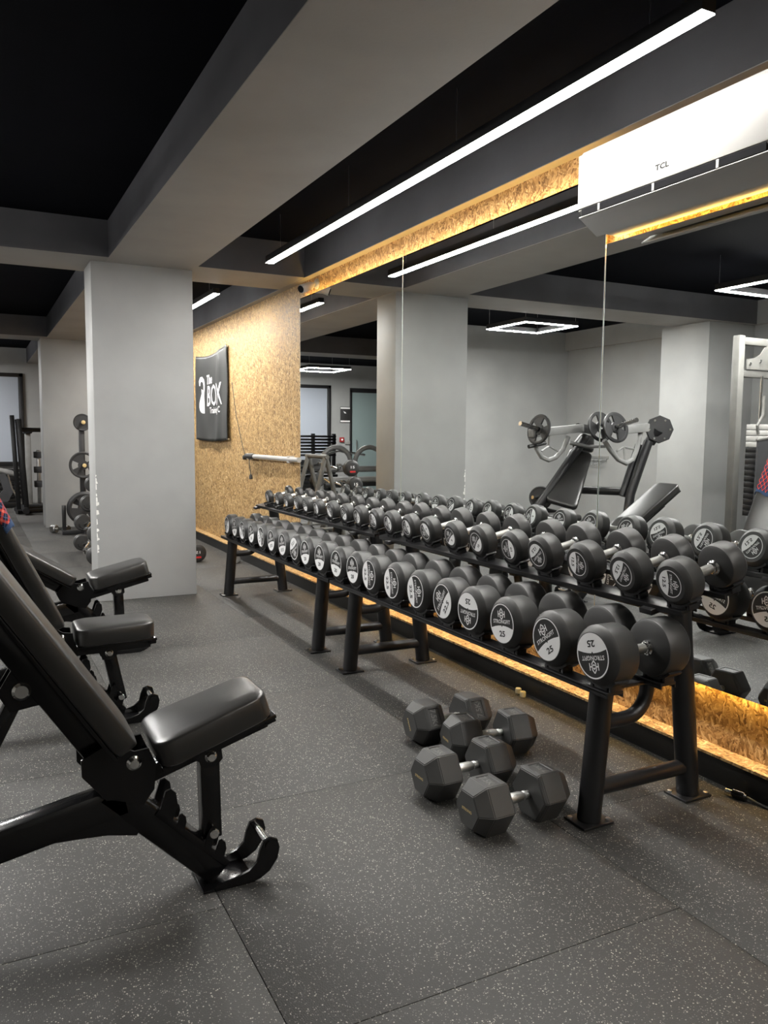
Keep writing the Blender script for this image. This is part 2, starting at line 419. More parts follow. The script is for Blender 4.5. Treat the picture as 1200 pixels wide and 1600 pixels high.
# ------------------------------------------------------------------ white light fixtures
def linear_light(x, y0, y1, z, label):
    t = thing('linear_light', (x, (y0+y1)/2, z), label, 'ceiling light', 'suspended linear LED lights')
    b = new(); box(b, (x-.03, y0, z+.006), (x+.03, y1, z+.055))
    obj('housing', b, 'powder_black', t, 0)
    b = new(); box(b, (x-.0285, y0+.002, z+.0025), (x+.0285, y1-.002, z+.006)); obj('diffuser', b, 'led_white', t, 0)
    for k in range(4):
        y = y0+.25+(y1-y0-.5)*k/3
        b = new(); tube(b, [(x, y, z+.05), (x, y, ZS)], .0012, 5); obj('suspension_wire', b, 'steel', t)
linear_light(2.085, 1.89, 6.05, 2.668, 'long glowing linear LED light hanging in front of the mirror')
linear_light(2.085, 7.56, 11.6, 2.668, 'second linear LED light behind the grey column, partly hidden')
linear_light(2.085, -2.6, .45, 2.668, 'added linear LED light continuing the row, unseen behind the camera')  # unseen lamp, added to brighten the floor near the camera
def square_light(x, y, s, z, label):
    t = thing('square_light', (x, y, z), label, 'ceiling light', 'hanging square LED lights seen in the mirror')
    h = s/2; w = .05
    hb = new(); db = new()
    for (a, c) in (((-h, -h), (h, -h+w)), ((-h, h-w), (h, h)), ((-h, -h+w), (-h+w, h-w)), ((h-w, -h+w), (h, h-w))):
        box(hb, (x+a[0], y+a[1], z+.006), (x+c[0], y+c[1], z+.06))
        box(db, (x+a[0]+.002, y+a[1]+.002, z+.001), (x+c[0]-.002, y+c[1]-.002, z+.006))
    obj('housing', hb, 'powder_black', t, 0); obj('diffuser', db, 'led_square', t, 0)
    for sx in (-1, 1):
        for sy in (-1, 1):
            b = new(); px, py = x+sx*(h-w/2), y+sy*(h-w/2); tube(b, [(px, py, z+.058), (px, py, ZS)], .0012, 5); obj('suspension_wire', b, 'steel', t)
square_light(-.83, 7.98, .78, 2.668, 'square LED light over the press machine, seen whole in the mirror')
square_light(-1.11, 4.80, .78, 2.668, 'square LED light near the cable machine, cut by the right edge of the mirror view')
square_light(-1.05, 15.1, .90, 2.668, 'square LED light far back in the room, seen in the mirror beside the strand board')

# ------------------------------------------------------------------ air conditioner
def air_conditioner():
    y0, y1, xf, zb, zt = 1.86, 2.83, 2.385, 2.27, 2.585
    t = thing('air_conditioner', (2.5, (y0+y1)/2, zb), 'white wall air conditioner mounted above the near mirror panel', 'air conditioner')
    prof = [(2.615, zt), (xf+.035, zt), (xf+.012, zt-.008), (xf, zt-.03), (xf-.004, zb+.06), (xf+.006, zb+.048), (xf+.05, zb+.012), (xf+.11, zb-.018), (2.615, zb-.018)]
    b = new(); prism(b, [(x, z) for x, z in prof], lambda a, c, d: (a, d, c), y0, y1)
    bmesh.ops.bevel(b, geom=[e for e in b.edges if abs(e.verts[0].co.y-e.verts[1].co.y) < 1e-6], offset=.006, segments=2, affect='EDGES')
    obj('body', b, 'white_plastic', t, 40)
    b = new(); box(b, (xf-.010, y0+.004, zb+.066), (xf+.002, y1-.004, zt-.024), .004); fp = obj('front_panel', b, 'white_plastic', t)
    b = new(); box(b, (xf-.008, y0+.03, zb+.036), (xf+.02, y1-.03, zb+.062)); obj('air_slot', b, 'vent_dark', t)
    for k in range(3):
        y = y0+.03+(y1-y0-.06)*(k+.65)/3
        b = new(); box(b, (xf-.009, y-.006, zb+.034), (xf+.0, y+.006, zb+.064), .001); obj('slot_divider', b, 'white_plastic', t)
    M = Matrix.Translation((xf+.002, 0, zb+.028)) @ Matrix.Rotation(math.radians(33), 4, 'Y')
    b = new(); box(b, (0, y0+.012, -.004), (.115, y1-.012, .004), .003, M); obj('louver', b, 'grey_plastic', t)
    M2 = Matrix.Translation((xf-.004, 0, zb+.032)) @ Matrix.Rotation(math.radians(33), 4, 'Y')
    b = new(); box(b, (-.002, y0+.012, -.004), (.008, y1-.012, .003), .001, M2); obj('louver_edge', b, 'white_plastic', t)
    fr = lambda yc, zc: (lambda a, c: (xf-.0106, yc-a, zc+c))
    b = new(); put2d(b, text2d('TCL', .022, 1.3, .03), fr(2.345, zb+.115)); obj('logo', b, 'logo_grey', fp, 0)
    b = new()      # small faint mark, too faint to read in the photograph
    for p, q in (((-.045, -.003), (-.039, .004)), ((-.039, .004), (-.033, -.003)), ((-.024, 0), (.045, 0))): put2d(b, stroke2d(p, q, .004), fr(2.745, zt-.075))
    obj('print', b, 'faint_grey', fp, 0)
    b = new(); box(b, (2.60, y0+.1, zb+.05), (OX+.002, y1-.1, zt-.05)); obj('wall_bracket', b, 'steel', t, 0)
air_conditioner()

# ------------------------------------------------------------------ security camera
def security_camera():
    y, z = 6.46, 2.585
    t = thing('security_camera', (OX, y, z), 'white bullet security camera at the far top corner of the mirror', 'camera')
    b = new(); lathe(b, [(.045, 0), (.045, -.012), (.03, -.022)], (OX, y, z+.05), (1, 0, 0), 24); obj('base', b, 'white_plastic', t)
    b = new(); tube(b, [(OX-.015, y, z+.05), (OX-.05, y, z+.045), (OX-.08, y-.01, z+.02)], .014, 10); obj('arm', b, 'white_plastic', t)
    d = Vector((-.80, -.42, -.34)).normalized(); o = Vector((OX-.085, y, z+.02))
    b = new(); lathe(b, [(.028, -.05), (.034, -.035), (.036, .09), (.032, .10)], o, d, 24); obj('housing', b, 'white_plastic', t)
    b = new(); lathe(b, [(.030, .0985), (.030, .1025), (.012, .1035)], o, d, 24); obj('lens', b, 'vent_dark', t)
security_camera()

# ------------------------------------------------------------------ round dumbbells
def label_mesh(num, r, front):
    b = new(); s = -1 if front else 1
    def P(layer):
        x = (-.0004-layer*.0005) if front else (.0004+layer*.0005)
        return lambda a, c: (x, s*a*r, c*r)
    N = 40
    put2d(b, poly2d([(math.cos(2*PI*k/N), math.sin(2*PI*k/N)) for k in range(N)]), P(0), 0)
    ring = ([(rr*math.cos(2*PI*k/N), rr*math.sin(2*PI*k/N)) for rr in (.985, .925) for k in range(N)], [(k, (k+1) % N, N+(k+1) % N, N+k) for k in range(N)])
    put2d(b, ring, P(1), 1)
    a0 = math.radians(-164); a1 = math.radians(-16)
    low = [(.93*math.cos(a0+(a1-a0)*k/16), .93*math.sin(a0+(a1-a0)*k/16)) for k in range(17)]
    top = [(x, -.26+.15*(1-(x/.9)**2)) for x in (.8, .55, .3, .06)] + [(0, -.19)] + [(x, -.26+.15*(1-(x/.9)**2)) for x in (-.06, -.3, -.55, -.8)]
    put2d(b, poly2d(low+top), P(1), 1)
    put2d(b, text2d(num, .30, 1.25, .03), (lambda f: (lambda a, c: f(a, c-.52)))(P(2)), 0)
    put2d(b, text2d('STRONGFIT', .20, .98, .015), (lambda f: (lambda a, c: f(a, c+.09)))(P(1)), 1)
    for p, q in (((-.27, .30), (-.27, .62)), ((-.27, .46), (-.12, .46)), ((-.12, .30), (-.12, .62)), ((.27, .30), (.27, .62)), ((.27, .46), (.12, .46)), ((.12, .30), (.12, .62)),
                 ((-.13, .58), (0, .74)), ((0, .74), (.13, .58)), ((-.13, .34), (0, .20)), ((0, .20), (.13, .34)), ((-.06, .5), (0, .57)), ((0, .57), (.06, .5)), ((-.06, .42), (0, .36)), ((0, .36), (.06, .42))):
        put2d(b, stroke2d(p, q, .055), P(1), 1)
    me = bpy.data.meshes.new('label'); b.to_mesh(me); b.free()
    me.materials.append(MATS['label_black']); me.materials.append(MATS['label_white']); return me
KIT = {}
HANDLE = .132
def kit(num, R, hl, lab):
    if num in KIT: return KIT[num]
    ch = .22*R; prof = [(R-ch, 0), (R-ch*.3, ch*.62), (R, ch*1.15), (R, hl-.012), (R-.004, hl-.004), (R-.013, hl)]
    b = new(); lathe(b, prof, (0, 0, 0), (1, 0, 0), 36); hf = mk(b, 'head', 'rubber', 28)
    b = new(); lathe(b, prof, (0, 0, 0), (-1, 0, 0), 36); hr = mk(b, 'head', 'rubber', 28)
    h = HANDLE/2+.004
    b = new(); lathe(b, [(.0175, -h), (.0175, h)], (0, 0, 0), (1, 0, 0), 16); ha = mk(b, 'handle', 'knurled', 30)
    b = new(); lathe(b, [(.027, HANDLE/2+.001), (.027, HANDLE/2-.006), (.021, HANDLE/2-.010), (.021, HANDLE/2-.018), (.0175, HANDLE/2-.021)], (0, 0, 0), (1, 0, 0), 18)
    co = mk(b, 'collar', 'chrome', 30)
    KIT[num] = (hf, hr, ha, co, label_mesh(num, lab, True), label_mesh(num, lab, False)); return KIT[num]
SPEC = {'25': (.103, .118, .079), '22.5': (.102, .106, .078), '20': (.099, .102, .076), '17.5': (.096, .096, .073), '15': (.092, .090, .069),
        '14': (.089, .086, .066), '12.5': (.081, .086, .050), '10': (.077, .078, .047), '9': (.073, .072, .045), '8': (.070, .068, .043), '7.5': (.068, .064, .041),
        '6': (.065, .060, .040), '5': (.062, .056, .038), '4': (.060, .050, .036), '3': (.058, .046, .034)}
def dumbbell(num, x, y, zrest, tilt, roll, label, group):
    R, hl, lab = SPEC[num]; hf, hr, ha, co, lf, lr = kit(num, R, hl, lab)
    t = thing('round_dumbbell', (x, y, zrest), label, 'dumbbell', group); t.rotation_euler = (0, -tilt, 0)
    e = HANDLE/2+hl
    mobj('handle', ha, t, (0, 0, R)); [mobj('collar', co, t, (0, 0, R), (0, 0, q)) for q in (0, PI)]
    a = mobj('head', hf, t, (-e, 0, R), (roll, 0, 0)); mobj('label', lf, a)
    a = mobj('head', hr, t, (e, 0, R), (roll*.9+.4, 0, 0)); mobj('label', lr, a)
    return t
ORD = ['first', 'second', 'third', 'fourth', 'fifth', 'sixth', 'seventh', 'eighth', 'ninth', 'tenth']
# ------------------------------------------------------------------ dumbbell racks
LX, LZ = 2.018, .502                 # lower tier: centre, rail top
UX, UZ, UT = 2.285, .790, math.radians(11.5)   # upper tier: centre, rail top, tilt
LRX = (-.122, .122); URX = (-.106, .106)
lowY = [2.037, 2.284, 2.560, 2.805, 3.034, 3.280, 3.526, 3.783, 4.000, 4.225, 4.475, 4.715, 4.925, 5.155, 5.385, 5.610, 5.86, 6.09, 6.31, 6.53]
upY = [1.979, 2.209, 2.455, 2.712, 2.931, 3.191, 3.438, 3.689, 3.905, 4.13, 4.335, 4.565, 4.775, 5.010, 5.265, 5.475, 5.675, 5.90, 6.12, 6.36]
lowN = ['25']*4+['22.5']*4+['20']*4+['17.5']*4+['15']*2+['14']*2
upN = ['12.5']*4+['10']*2+['9']*2+['8']*2+['7.5']*2+['6']*2+['5']*2+['4']*2+['3']*2
D = math.radians
lowR = [D(-165), D(36), D(8), D(180), D(60), D(-80), D(-82), D(-86), D(6), D(-4), D(3), D(10), D(-150), D(12), D(15), D(-60), D(20), D(-40), D(8), D(60)]
upR = [D(-95), D(-122), D(-100), D(-142), D(95), D(48), D(40), D(130), D(110), D(100), D(120), D(70), D(30), D(-50), D(80), D(10), D(-70), D(40), D(0), D(90)]
UM = Matrix.Translation((UX, 0, UZ)) @ Matrix.Rotation(-UT, 4, 'Y')
def saddle_mesh(R, w, flare):
    b = new(); n = 12; a0, a1 = D(-90-flare), D(-90+flare); ri, ro = R+.0015, R+.010
    pts = [(ri*math.cos(a0+(a1-a0)*k/n), ri*math.sin(a0+(a1-a0)*k/n)+R+.0015) for k in range(n+1)] + [(ro*math.cos(a1+(a0-a1)*k/n), ro*math.sin(a1+(a0-a1)*k/n)+R+.0015) for k in range(n+1)]
    prism(b, pts, lambda a, c, d: (d, a, c), -w/2, w/2)
    box(b, (-w*.38, -.032, -.016), (w*.38, .032, -.006), .002)
    for s in (-1, 1): box(b, (-w*.38, s*.045-.006, -.016), (w*.38, s*.045+.006, .004), .001)
    return mk(b, 'saddle', 'powder_black', 30)
SAD = {}
def rack(ylegs, yends, lo_i, up_i, label, first):
    ym = (ylegs[0]+ylegs[1])/2
    t = thing('dumbbell_rack', (2.12, ym, 0), label, 'rack', 'black two tier dumbbell racks')
    for y in ylegs:
        b = new(); tube(b, [(1.897, y, .010), (1.938, y, .488)], .042, 20); obj('front_leg', b, 'powder_black', t)
        b = new(); tube(b, [(2.382, y, .010), (2.296, y, .752)], .042, 20); obj('rear_leg', b, 'powder_black', t)
        for x in (1.897, 2.382):
            b = new(); box(b, (x-.068, y-.055, 0), (x+.068, y+.055, .010), .003); fo = obj('foot_plate', b, 'powder_black', t)
            for s in (-1, 1):
                bb = new(); lathe(bb, [(.009, .0095), (.009, .015), (.004, .017)], (x+s*.056, y-.035*s, 0), (0, 0, 1), 10); obj('bolt', bb, 'steel', fo)
        b = new(); tube(b, [(1.935, y, .118), (2.345, y, .118)], .029, 16); obj('stretcher', b, 'powder_black', t)
        pts = [(1.955, y, .352), (2.03, y, .352)] + [(2.05+.10*math.sin(D(a)), y, .452-.10*math.cos(D(a))) for a in range(12, 79, 11)] + [(2.155, y, .478)]
        b = new(); tube(b, pts, .026, 14); obj('curved_brace', b, 'powder_black', t)
        b = new(); box(b, (1.87, y-.03, .476), (2.20, y+.03, .489), .002); obj('tier_arm', b, 'powder_black', t)
        b = new(); box(b, (-.165, y-.03, -.034), (.165, y+.03, -.014), .002, UM); obj('tier_arm', b, 'powder_black', t)
    for dx in LRX:
        b = new(); box(b, (LX+dx-.036, yends[0], LZ-.012), (LX+dx+.036, yends[1], LZ), .002)
        for s in (-1, 1): box(b, (LX+dx+s*.033-.003, yends[0], LZ-.022), (LX+dx+s*.033+.003, yends[1], LZ-.006), .001)
        obj('lower_rail', b, 'powder_black', t)
    for dx in URX:
        b = new(); box(b, (dx-.036, yends[0]-.04, -.012), (dx+.036, yends[1]-.08, 0), .002, UM)
        for s in (-1, 1): box(b, (dx+s*.033-.003, yends[0]-.04, -.022), (dx+s*.033+.003, yends[1]-.08, -.006), .001, UM)
        obj('upper_rail', b, 'powder_black', t)
    grp = 'round rubber dumbbells on the rack nearest the camera' if first else 'round rubber dumbbells on the far rack'
    where = 'nearer rack' if first else 'far rack'
    for k, i in enumerate(lo_i):
        n = lowN[i]; R = SPEC[n][0]
        if (R, 0) not in SAD: SAD[(R, 0)] = saddle_mesh(R, .06, 44)
        for dx in LRX:
            mobj('saddle', SAD[(R, 0)], t, (LX+dx-2.12, lowY[i]-ym, LZ+.016))
        dumbbell(n, LX, lowY[i], LZ+.0165, 0, -lowR[i], '%s round black rubber dumbbell from the near end, lower tier of the %s' % (ORD[k], where), grp)
    for k, i in enumerate(up_i):
        n = upN[i]; R = SPEC[n][0]
        if (R, 1) not in SAD: SAD[(R, 1)] = saddle_mesh(R, .055, 46)
        for dx in URX:
            p = UM @ Vector((dx, 0, .016))
            mobj('saddle', SAD[(R, 1)], t, (p.x-2.12, upY[i]-ym, p.z), (0, -UT, 0))
        p = UM @ Vector((0, 0, .0165))
        dumbbell(n, p.x, upY[i], p.z, UT, -upR[i], '%s round black rubber dumbbell from the near end, upper tier of the %s' % (ORD[k], where), grp)
rack((2.10, 4.13), (1.99, 4.345), range(0, 10), range(0, 10), 'black steel two tier dumbbell rack nearest the camera, holding the heavier pairs', True)
rack((4.615, 6.60), (4.365, 6.70), range(10, 20), range(10, 20), 'black steel two tier dumbbell rack further away by the strand board wall', False)

# ------------------------------------------------------------------ hex dumbbells on the floor
def hexring(R, x, b, rot=0): return [b.verts.new((x, R*math.cos(D(60*k+rot)), R*math.sin(D(60*k+rot)))) for k in range(6)]
def hex_kit():
    AF = .176; R = AF/math.sqrt(3); hl = .138
    b = new(); r = [hexring(R*.67, 0, b), hexring(R, .046, b), hexring(R, hl-.012, b), hexring(R*.90, hl, b)]
    for A, B in zip(r, r[1:]):
        for k in range(6): b.faces.new((A[k], A[(k+1) % 6], B[(k+1) % 6], B[k]))
    b.faces.new(r[0][::-1]); b.faces.new(r[-1])
    bmesh.ops.recalc_face_normals(b, faces=b.faces[:])
    bmesh.ops.bevel(b, geom=b.edges[:], offset=.003, segments=2, affect='EDGES')
    # recessed weight panel on the top flat
    top = max((f for f in b.faces if f.normal.z > .99), key=lambda f: f.calc_area())
    ins = bmesh.ops.inset_individual(b, faces=[top], thickness=.014, depth=0)
    ins = bmesh.ops.inset_individual(b, faces=[top], thickness=.003, depth=-.003)
    hd = mk(b, 'hex_head', 'hex_rubber', 25)
    b = new(); zt = AF/2-.0027
    put2d(b, text2d('27.5KG', .028, .92, .02), lambda a, c: (.083+c, -a, zt)); w = mk(b, 'weight_print', 'hex_print', 0)
    b = new(); put2d(b, text2d('STRONG', .010, 1.1, .03), lambda a, c: (-.0012, -a, c)); g = mk(b, 'wordmark', 'gold_print', 0)
    b = new(); h = .062
    lathe(b, [(.014, -h-.003), (.014, -h+.012), (.0165, -h+.014), (.0165, -h+.022), (.0145, -h+.024), (.0185, -.02), (.0185, .02), (.0145, h-.024), (.0165, h-.022), (.0165, h-.014), (.014, h-.012), (.014, h+.003)], (0, 0, 0), (1, 0, 0), 18)
    return AF, hl, hd, w, g, mk(b, 'handle', 'knurled', 25)
HX = hex_kit()
def hex_dumbbell(x, y, rz, roll, label):
    AF, hl, hd, w, g, ha = HX
    t = thing('hex_dumbbell', (x, y, 0), label, 'dumbbell', 'hex dumbbells on the floor in front of the rack'); t.rotation_euler = (0, 0, rz)
    e = .062+hl; z = AF/2
    mobj('handle', ha, t, (0, 0, z))
    for s in (0, PI):
        a = mobj('hex_head', hd, t, (-e if s == 0 else e, 0, z), (roll if s == 0 else -roll, 0, s)); mobj('weight_print', w, a); mobj('wordmark', g, a)
hex_dumbbell(1.655, 2.215, D(1.5), 0, 'black hex dumbbell lying nearest the camera beside the front rack leg')
hex_dumbbell(1.640, 2.515, D(1), 0, 'black hex dumbbell second from the camera with gold print on its end')
hex_dumbbell(1.925, 2.765, D(-8), 0, 'black hex dumbbell third from the camera, closest to the skirting')
hex_dumbbell(1.872, 3.015, D(1), D(60), 'black hex dumbbell farthest back on the floor, rolled onto another flat')

# ------------------------------------------------------------------ adjustable benches
def pad_mesh(bm, L, w0, w1, t, cr, er, M):
    outline = []
    def corner(cx, cy, a0):
        for k in range(6):
            a = D(a0+90*k/5); outline.append((cx+cr*math.cos(a), cy+cr*math.sin(a)))
    corner(L-cr, w1/2-cr, 0); corner(cr, w0/2-cr, 90); corner(cr, -w0/2+cr, 180); corner(L-cr, -w1/2+cr, 270)
    cx = L/2
    rings = []
    for ins, z in ((.006, 0), (0, .006), (0, t-er), (er*.3, t-er*.3), (er, t), (er*2.4, t+.004)):
        ring = []
        for (x, y) in outline:
            dx, dy = x-cx, y; l = math.hypot(dx, dy) or 1
            sx = (abs(dx)-min(ins, abs(dx)))*(1 if dx > 0 else -1); sy = (abs(dy)-min(ins, abs(dy)))*(1 if dy > 0 else -1)
            ring.append(bm.verts.new(M @ Vector((cx+sx, sy, z))))
        rings.append(ring)
    n = len(outline)
    for A, B in zip(rings, rings[1:]):
        for k in range(n): bm.faces.new((A[k], A[(k+1) % n], B[(k+1) % n], B[k]))
    bm.faces.new(rings[0][::-1]); bm.faces.new(rings[-1])
def bench(x0, yc, sa, ba, post_bottom, label):
    t = thing('adjustable_bench', (x0+.1, yc, 0), label, 'bench', 'black adjustable benches facing the mirror')
    X = lambda x: x0+x
    P = lambda x, z, y=0: Vector((x0+x, yc+y, z))
    pv = Vector((.371, .436))
    su = Vector((math.cos(D(sa)), math.sin(D(sa)))); sn = Vector((-su.y, su.x))
    bu = Vector((-math.cos(D(ba)), math.sin(D(ba)))); bn = Vector((bu.y, -bu.x))
    def mat2(o, u, n):
        M = Matrix.Identity(4)
        v = Vector((n.y*0, 0, 0))
        uu = Vector((u.x, 0, u.y)); nn = Vector((n.x, 0, n.y)); vv = nn.cross(uu)
        for i in range(3): M[i][0] = uu[i]; M[i][1] = vv[i]; M[i][2] = nn[i]
        M[0][3] = x0+o.x; M[1][3] = yc; M[2][3] = o.y; return M
    # pads
    so = pv+su*.062-sn*.036
    Ms = mat2(so, su, sn); b = new(); pad_mesh(b, .345, .265, .235, .078, .050, .008, Ms); sp = obj('seat_pad', b, 'vinyl', t, 50)
    b = new(); box(b, (.0, -.10, -.014), (.352, .10, -.001), .003, Ms); obj('seat_plate', b, 'gloss_black', sp)
    b = new(); box(b, (-.03, -.028, -.062), (.335, .028, -.012), .004, Ms); obj('seat_frame', b, 'gloss_black', t)
    b = new(); box(b, (.32, -.075, -.035), (.353, .075, -.012), .003, Ms); obj('front_lip', b, 'gloss_black', t)
    bo = pv+bu*.050-bn*.020
    Mb = mat2(bo, bu, bn); b = new(); pad_mesh(b, .86, .265, .265, .062, .045, .008, Mb); bp = obj('back_pad', b, 'vinyl', t, 50)
    b = new(); box(b, (.005, -.12, -.013), (.85, .12, -.001), .003, Mb); obj('back_plate', b, 'gloss_black', bp)
    b = new(); box(b, (-.01, -.04, -.075), (.70, .04, -.012), .006, Mb); obj('back_frame', b, 'gloss_black', t)
    for s in (-1, 1):       # pivot side plates
        pl = [pv+bu*.10-bn*.10, pv+bu*.06-bn*.125, pv-bu*.04-bn*.115, pv-bu*.085-bn*.05, pv-bu*.07+su*.02, pv+su*.055-sn*.035, pv+su*.05+sn*.02, pv+bu*.03+su*.02, pv+bu*.09-bn*.02]
        b = new(); prism(b, [(X(p.x), p.y) for p in pl], XZ(yc), s*.060-.004, s*.060+.004); obj('pivot_plate', b, 'gloss_black', t)
        for (c, r) in ((pv, .0165), (pv+su*.205-sn*.098, .0145)):
            y = s*.068 if r > .016 else s*.040
            b = new(); lathe(b, [(r*1.25, y-.012*s), (r*1.25, y), (r, y+.003*s), (r, y+.008*s), (r*.75, y+.012*s)] if s > 0 else [(r*1.25, .012+y), (r*1.25, y), (r, y-.003), (r, y-.008), (r*.75, y-.012)], P(c.x, c.y), (0, 1, 0), 18)
            obj('bolt', b, 'chrome', t)
    # bracket from seat frame down to the post
    tp = pv+su*.205-sn*.098
    pl = [tp+Vector((-.035, -.012)), tp+Vector((-.03, -.03)), tp+Vector((.018, -.032)), tp+Vector((.036, -.012)), tp+su*.045+sn*.055, tp-su*.075+sn*.055]
    for s in (-1, 1):
        b = new(); prism(b, [(X(p.x), p.y) for p in pl], XZ(yc), s*.034-.004, s*.034+.004); obj('seat_bracket', b, 'gloss_black', t)
    pb = Vector(post_bottom)
    b = new(); bar(b, P(tp.x, tp.y+.012), P(pb.x, pb.y-.02), .054, .058, (1, 0, 0), .004); obj('seat_post', b, 'gloss_black', t)
    for s in (-1, 1):
        b = new(); lathe(b, [(.016, .024), (.016, .042), (.012, .047)], P(pb.x, pb.y), (0, s, 0), 16); obj('bolt', b, 'chrome', t)
    # frame: front leg, long rear beam, gusset
    A, F, B = Vector((.335, .322)), Vector((.625, .030)), Vector((-.50, .150))
    u = (F-A).normalized(); n = Vector((-u.y, u.x)); n = n if n.y > 0 else -n
    b = new(); bar(b, P(*(A-u*.05)), P(*F), .075, .088, (n.x, 0, n.y), .012); obj('front_leg', b, 'gloss_black', t)
    b = new(); bar(b, P(A.x+.03, A.y-.005), P(*B), .075, .095, (0, 0, 1), .014); obj('main_beam', b, 'gloss_black', t)
    b = new(); prism(b, [(X(a), c) for a, c in ((.16, .235), (.22, .232), (.30, .226), (.38, .208), (.405, .25), (.33, .30), (.20, .29))], XZ(yc), -.036, .036); obj('gusset', b, 'gloss_black', t)
    b = new(); prism(b, [(X(a), c) for a, c in ((.285, .34), (.30, .39), (.33, .415), (.41, .42), (.435, .39), (.43, .34), (.40, .30))], XZ(yc), -.045, .045); obj('pivot_block', b, 'gloss_black', t)
    # toothed ladders on the front leg
    for s in (-1, 1):
        for q, wd, ht in ((.115, .052, .080), (.185, .030, .040), (.300, .026, .066), (.345, .034, .050)):
            p = A+u*q+n*.036; e = (Vector((0, 1))*.62+n*.38).normalized()
            pl = [p, p+u*wd, p+u*wd+e*ht*.72, p+u*wd*.72+e*ht, p+u*wd*.34+e*ht, p+u*.002+e*ht*.8]
            b = new(); prism(b, [(X(v.x), v.y) for v in pl], XZ(yc), s*.041-.004, s*.041+.004); obj('ladder_tooth', b, 'gloss_black', t)
    b = new(); bar(b, P(*(A+u*.11+n*.034)), P(*(A+u*.40+n*.034)), .088, .022, (n.x, 0, n.y), .003); obj('ladder_rail', b, 'gloss_black', t)
    # front foot and transport handle
    b = new(); box(b, (X(.56), yc-.072, 0), (X(.72), yc+.072, .009), .003); obj('foot_plate', b, 'gloss_black', t)
    hk = [(.575, 0.001), (.60, .018), (.655, .026), (.70, .040), (.725, .062), (.733, .095), (.745, .122), (.768, .130), (.790, .120), (.797, .094), (.79, .060), (.765, .026), (.735, .008), (.70, 0.001)]
    for s in (-1, 1):
        b = new(); prism(b, [(X(a), c) for a, c in hk], XZ(yc), s*.068-.0045, s*.068+.0045); obj('hook_plate', b, 'gloss_black', t)
    b = new(); tube(b, [P(.766, .106, -.066), P(.766, .106, .066)], .0115, 14); obj('transport_handle', b, 'chrome', t)
    for s in (-1, 1):
        b = new(); lathe(b, [(.015, .0), (.015, .006)], P(.766, .106, s*.072), (0, s, 0), 14); obj('end_cap', b, 'gloss_black', t)
    # rear: strut, stabiliser and wheels
    c1 = bo+bu*.30-bn*.085
    b = new(); bar(b, P(c1.x, c1.y), P(-.12, .255), .04, .04, (1, 0, 0), .004); obj('back_strut', b, 'gloss_black', t)
    for s in (-1, 1):
        pl = [c1+bu*.07+bn*.03, c1+bu*.03-bn*.05, c1-bu*.03-bn*.055, c1-bu*.07+bn*.03]
        b = new(); prism(b, [(X(v.x), v.y) for v in pl], XZ(yc), s*.03-.004, s*.03+.004); obj('strut_bracket', b, 'gloss_black', t)
        b = new(); lathe(b, [(.024, .03), (.024, .042), (.017, .048)], P(c1.x, c1.y), (0, s, 0), 16); obj('bolt', b, 'chrome', t)
        b = new(); lathe(b, [(.022, -.014), (.05, -.012), (.052, 0), (.05, .012), (.022, .014)], P(-.60, .053, s*.17), (0, 1, 0), 20); obj('wheel', b, 'rubber', t)
    for q in range(4):
        b = new(); prism(b, [(X(-.32+.07*q), .20), (X(-.285+.07*q), .20), (X(-.30+.07*q), .27), (X(-.325+.07*q), .27)], XZ(yc), -.034, .034); obj('ladder_tooth', b, 'gloss_black', t)
    b = new(); bar(b, P(-.48, .16), P(-.60, .06), .075, .08, (0, 0, 1), .01); obj('rear_leg', b, 'gloss_black', t)
    b = new(); bar(b, P(-.60, .053, -.155), P(-.60, .053, .155), .07, .06, (0, 0, 1), .01); obj('rear_stabiliser', b, 'gloss_black', t)
    return t, bo, bu, bn
bench(0.0, 2.318, 17.5, 57, (.602, .165), 'adjustable bench nearest the camera with its seat tilted up')
t2 = bench(-.047, 3.868, 1, 65, (.628, .125), 'middle adjustable bench with flat seat and a plaid towel over its back')
bench(.178, 5.138, 14, 33, (.602, .165), 'far adjustable bench with low reclined back beside the grey column')

def towel():
    _, bo, bu, bn = t2; x0, yc = -.047, 3.868
    o = thing('towel', (x0+bo.x+bu.x*.8, yc, bo.y+bu.y*.8), 'red and navy plaid towel draped over the back of the middle bench', 'towel')
    b = new(); uvl = b.loops.layers.uv.new('UVMap')
    # path round the top end of the back pad, in (u along pad, n) coordinates
    path = [(.50, .076), (.60, .079), (.72, .077), (.82, .075), (.865, .066), (.884, .045), (.884, .0), (.866, -.024), (.80, -.027), (.70, -.025), (.62, -.03)]
    L = [0]
    for p, q in zip(path, path[1:]): L.append(L[-1]+math.hypot(q[0]-p[0], q[1]-p[1]))
    W = 11; grid = []
    for i, (pu, pn) in enumerate(path):
        row = []
        for k in range(W):
            s = -1+2*k/(W-1); y = s*.152
            fall = max(0, abs(s)-.85)/.15
            nn = pn-(fall*.035 if i < 5 else -fall*.004) + .003*math.sin(9*s+i)
            uu = pu-(.018*math.sin(5*s+1) if i in (0, len(path)-1) else 0)
            p = bo+bu*uu+bn*nn
            row.append((b.verts.new((x0+p.x, yc+y, p.y)), (s*.5+.5, L[i]/L[-1]*1.5)))
        grid.append(row)
    for i in range(len(grid)-1):
        for k in range(W-1):
            q = (grid[i][k], grid[i][k+1], grid[i+1][k+1], grid[i+1][k]); f = b.faces.new([v for v, _ in q])
            for lp, (_, uv) in zip(f.loops, q): lp[uvl].uv = uv
    c = obj('cloth', b, 'plaid', o, 60); m = c.modifiers.new('thickness', 'SOLIDIFY'); m.thickness = .006; m.offset = 0
towel()

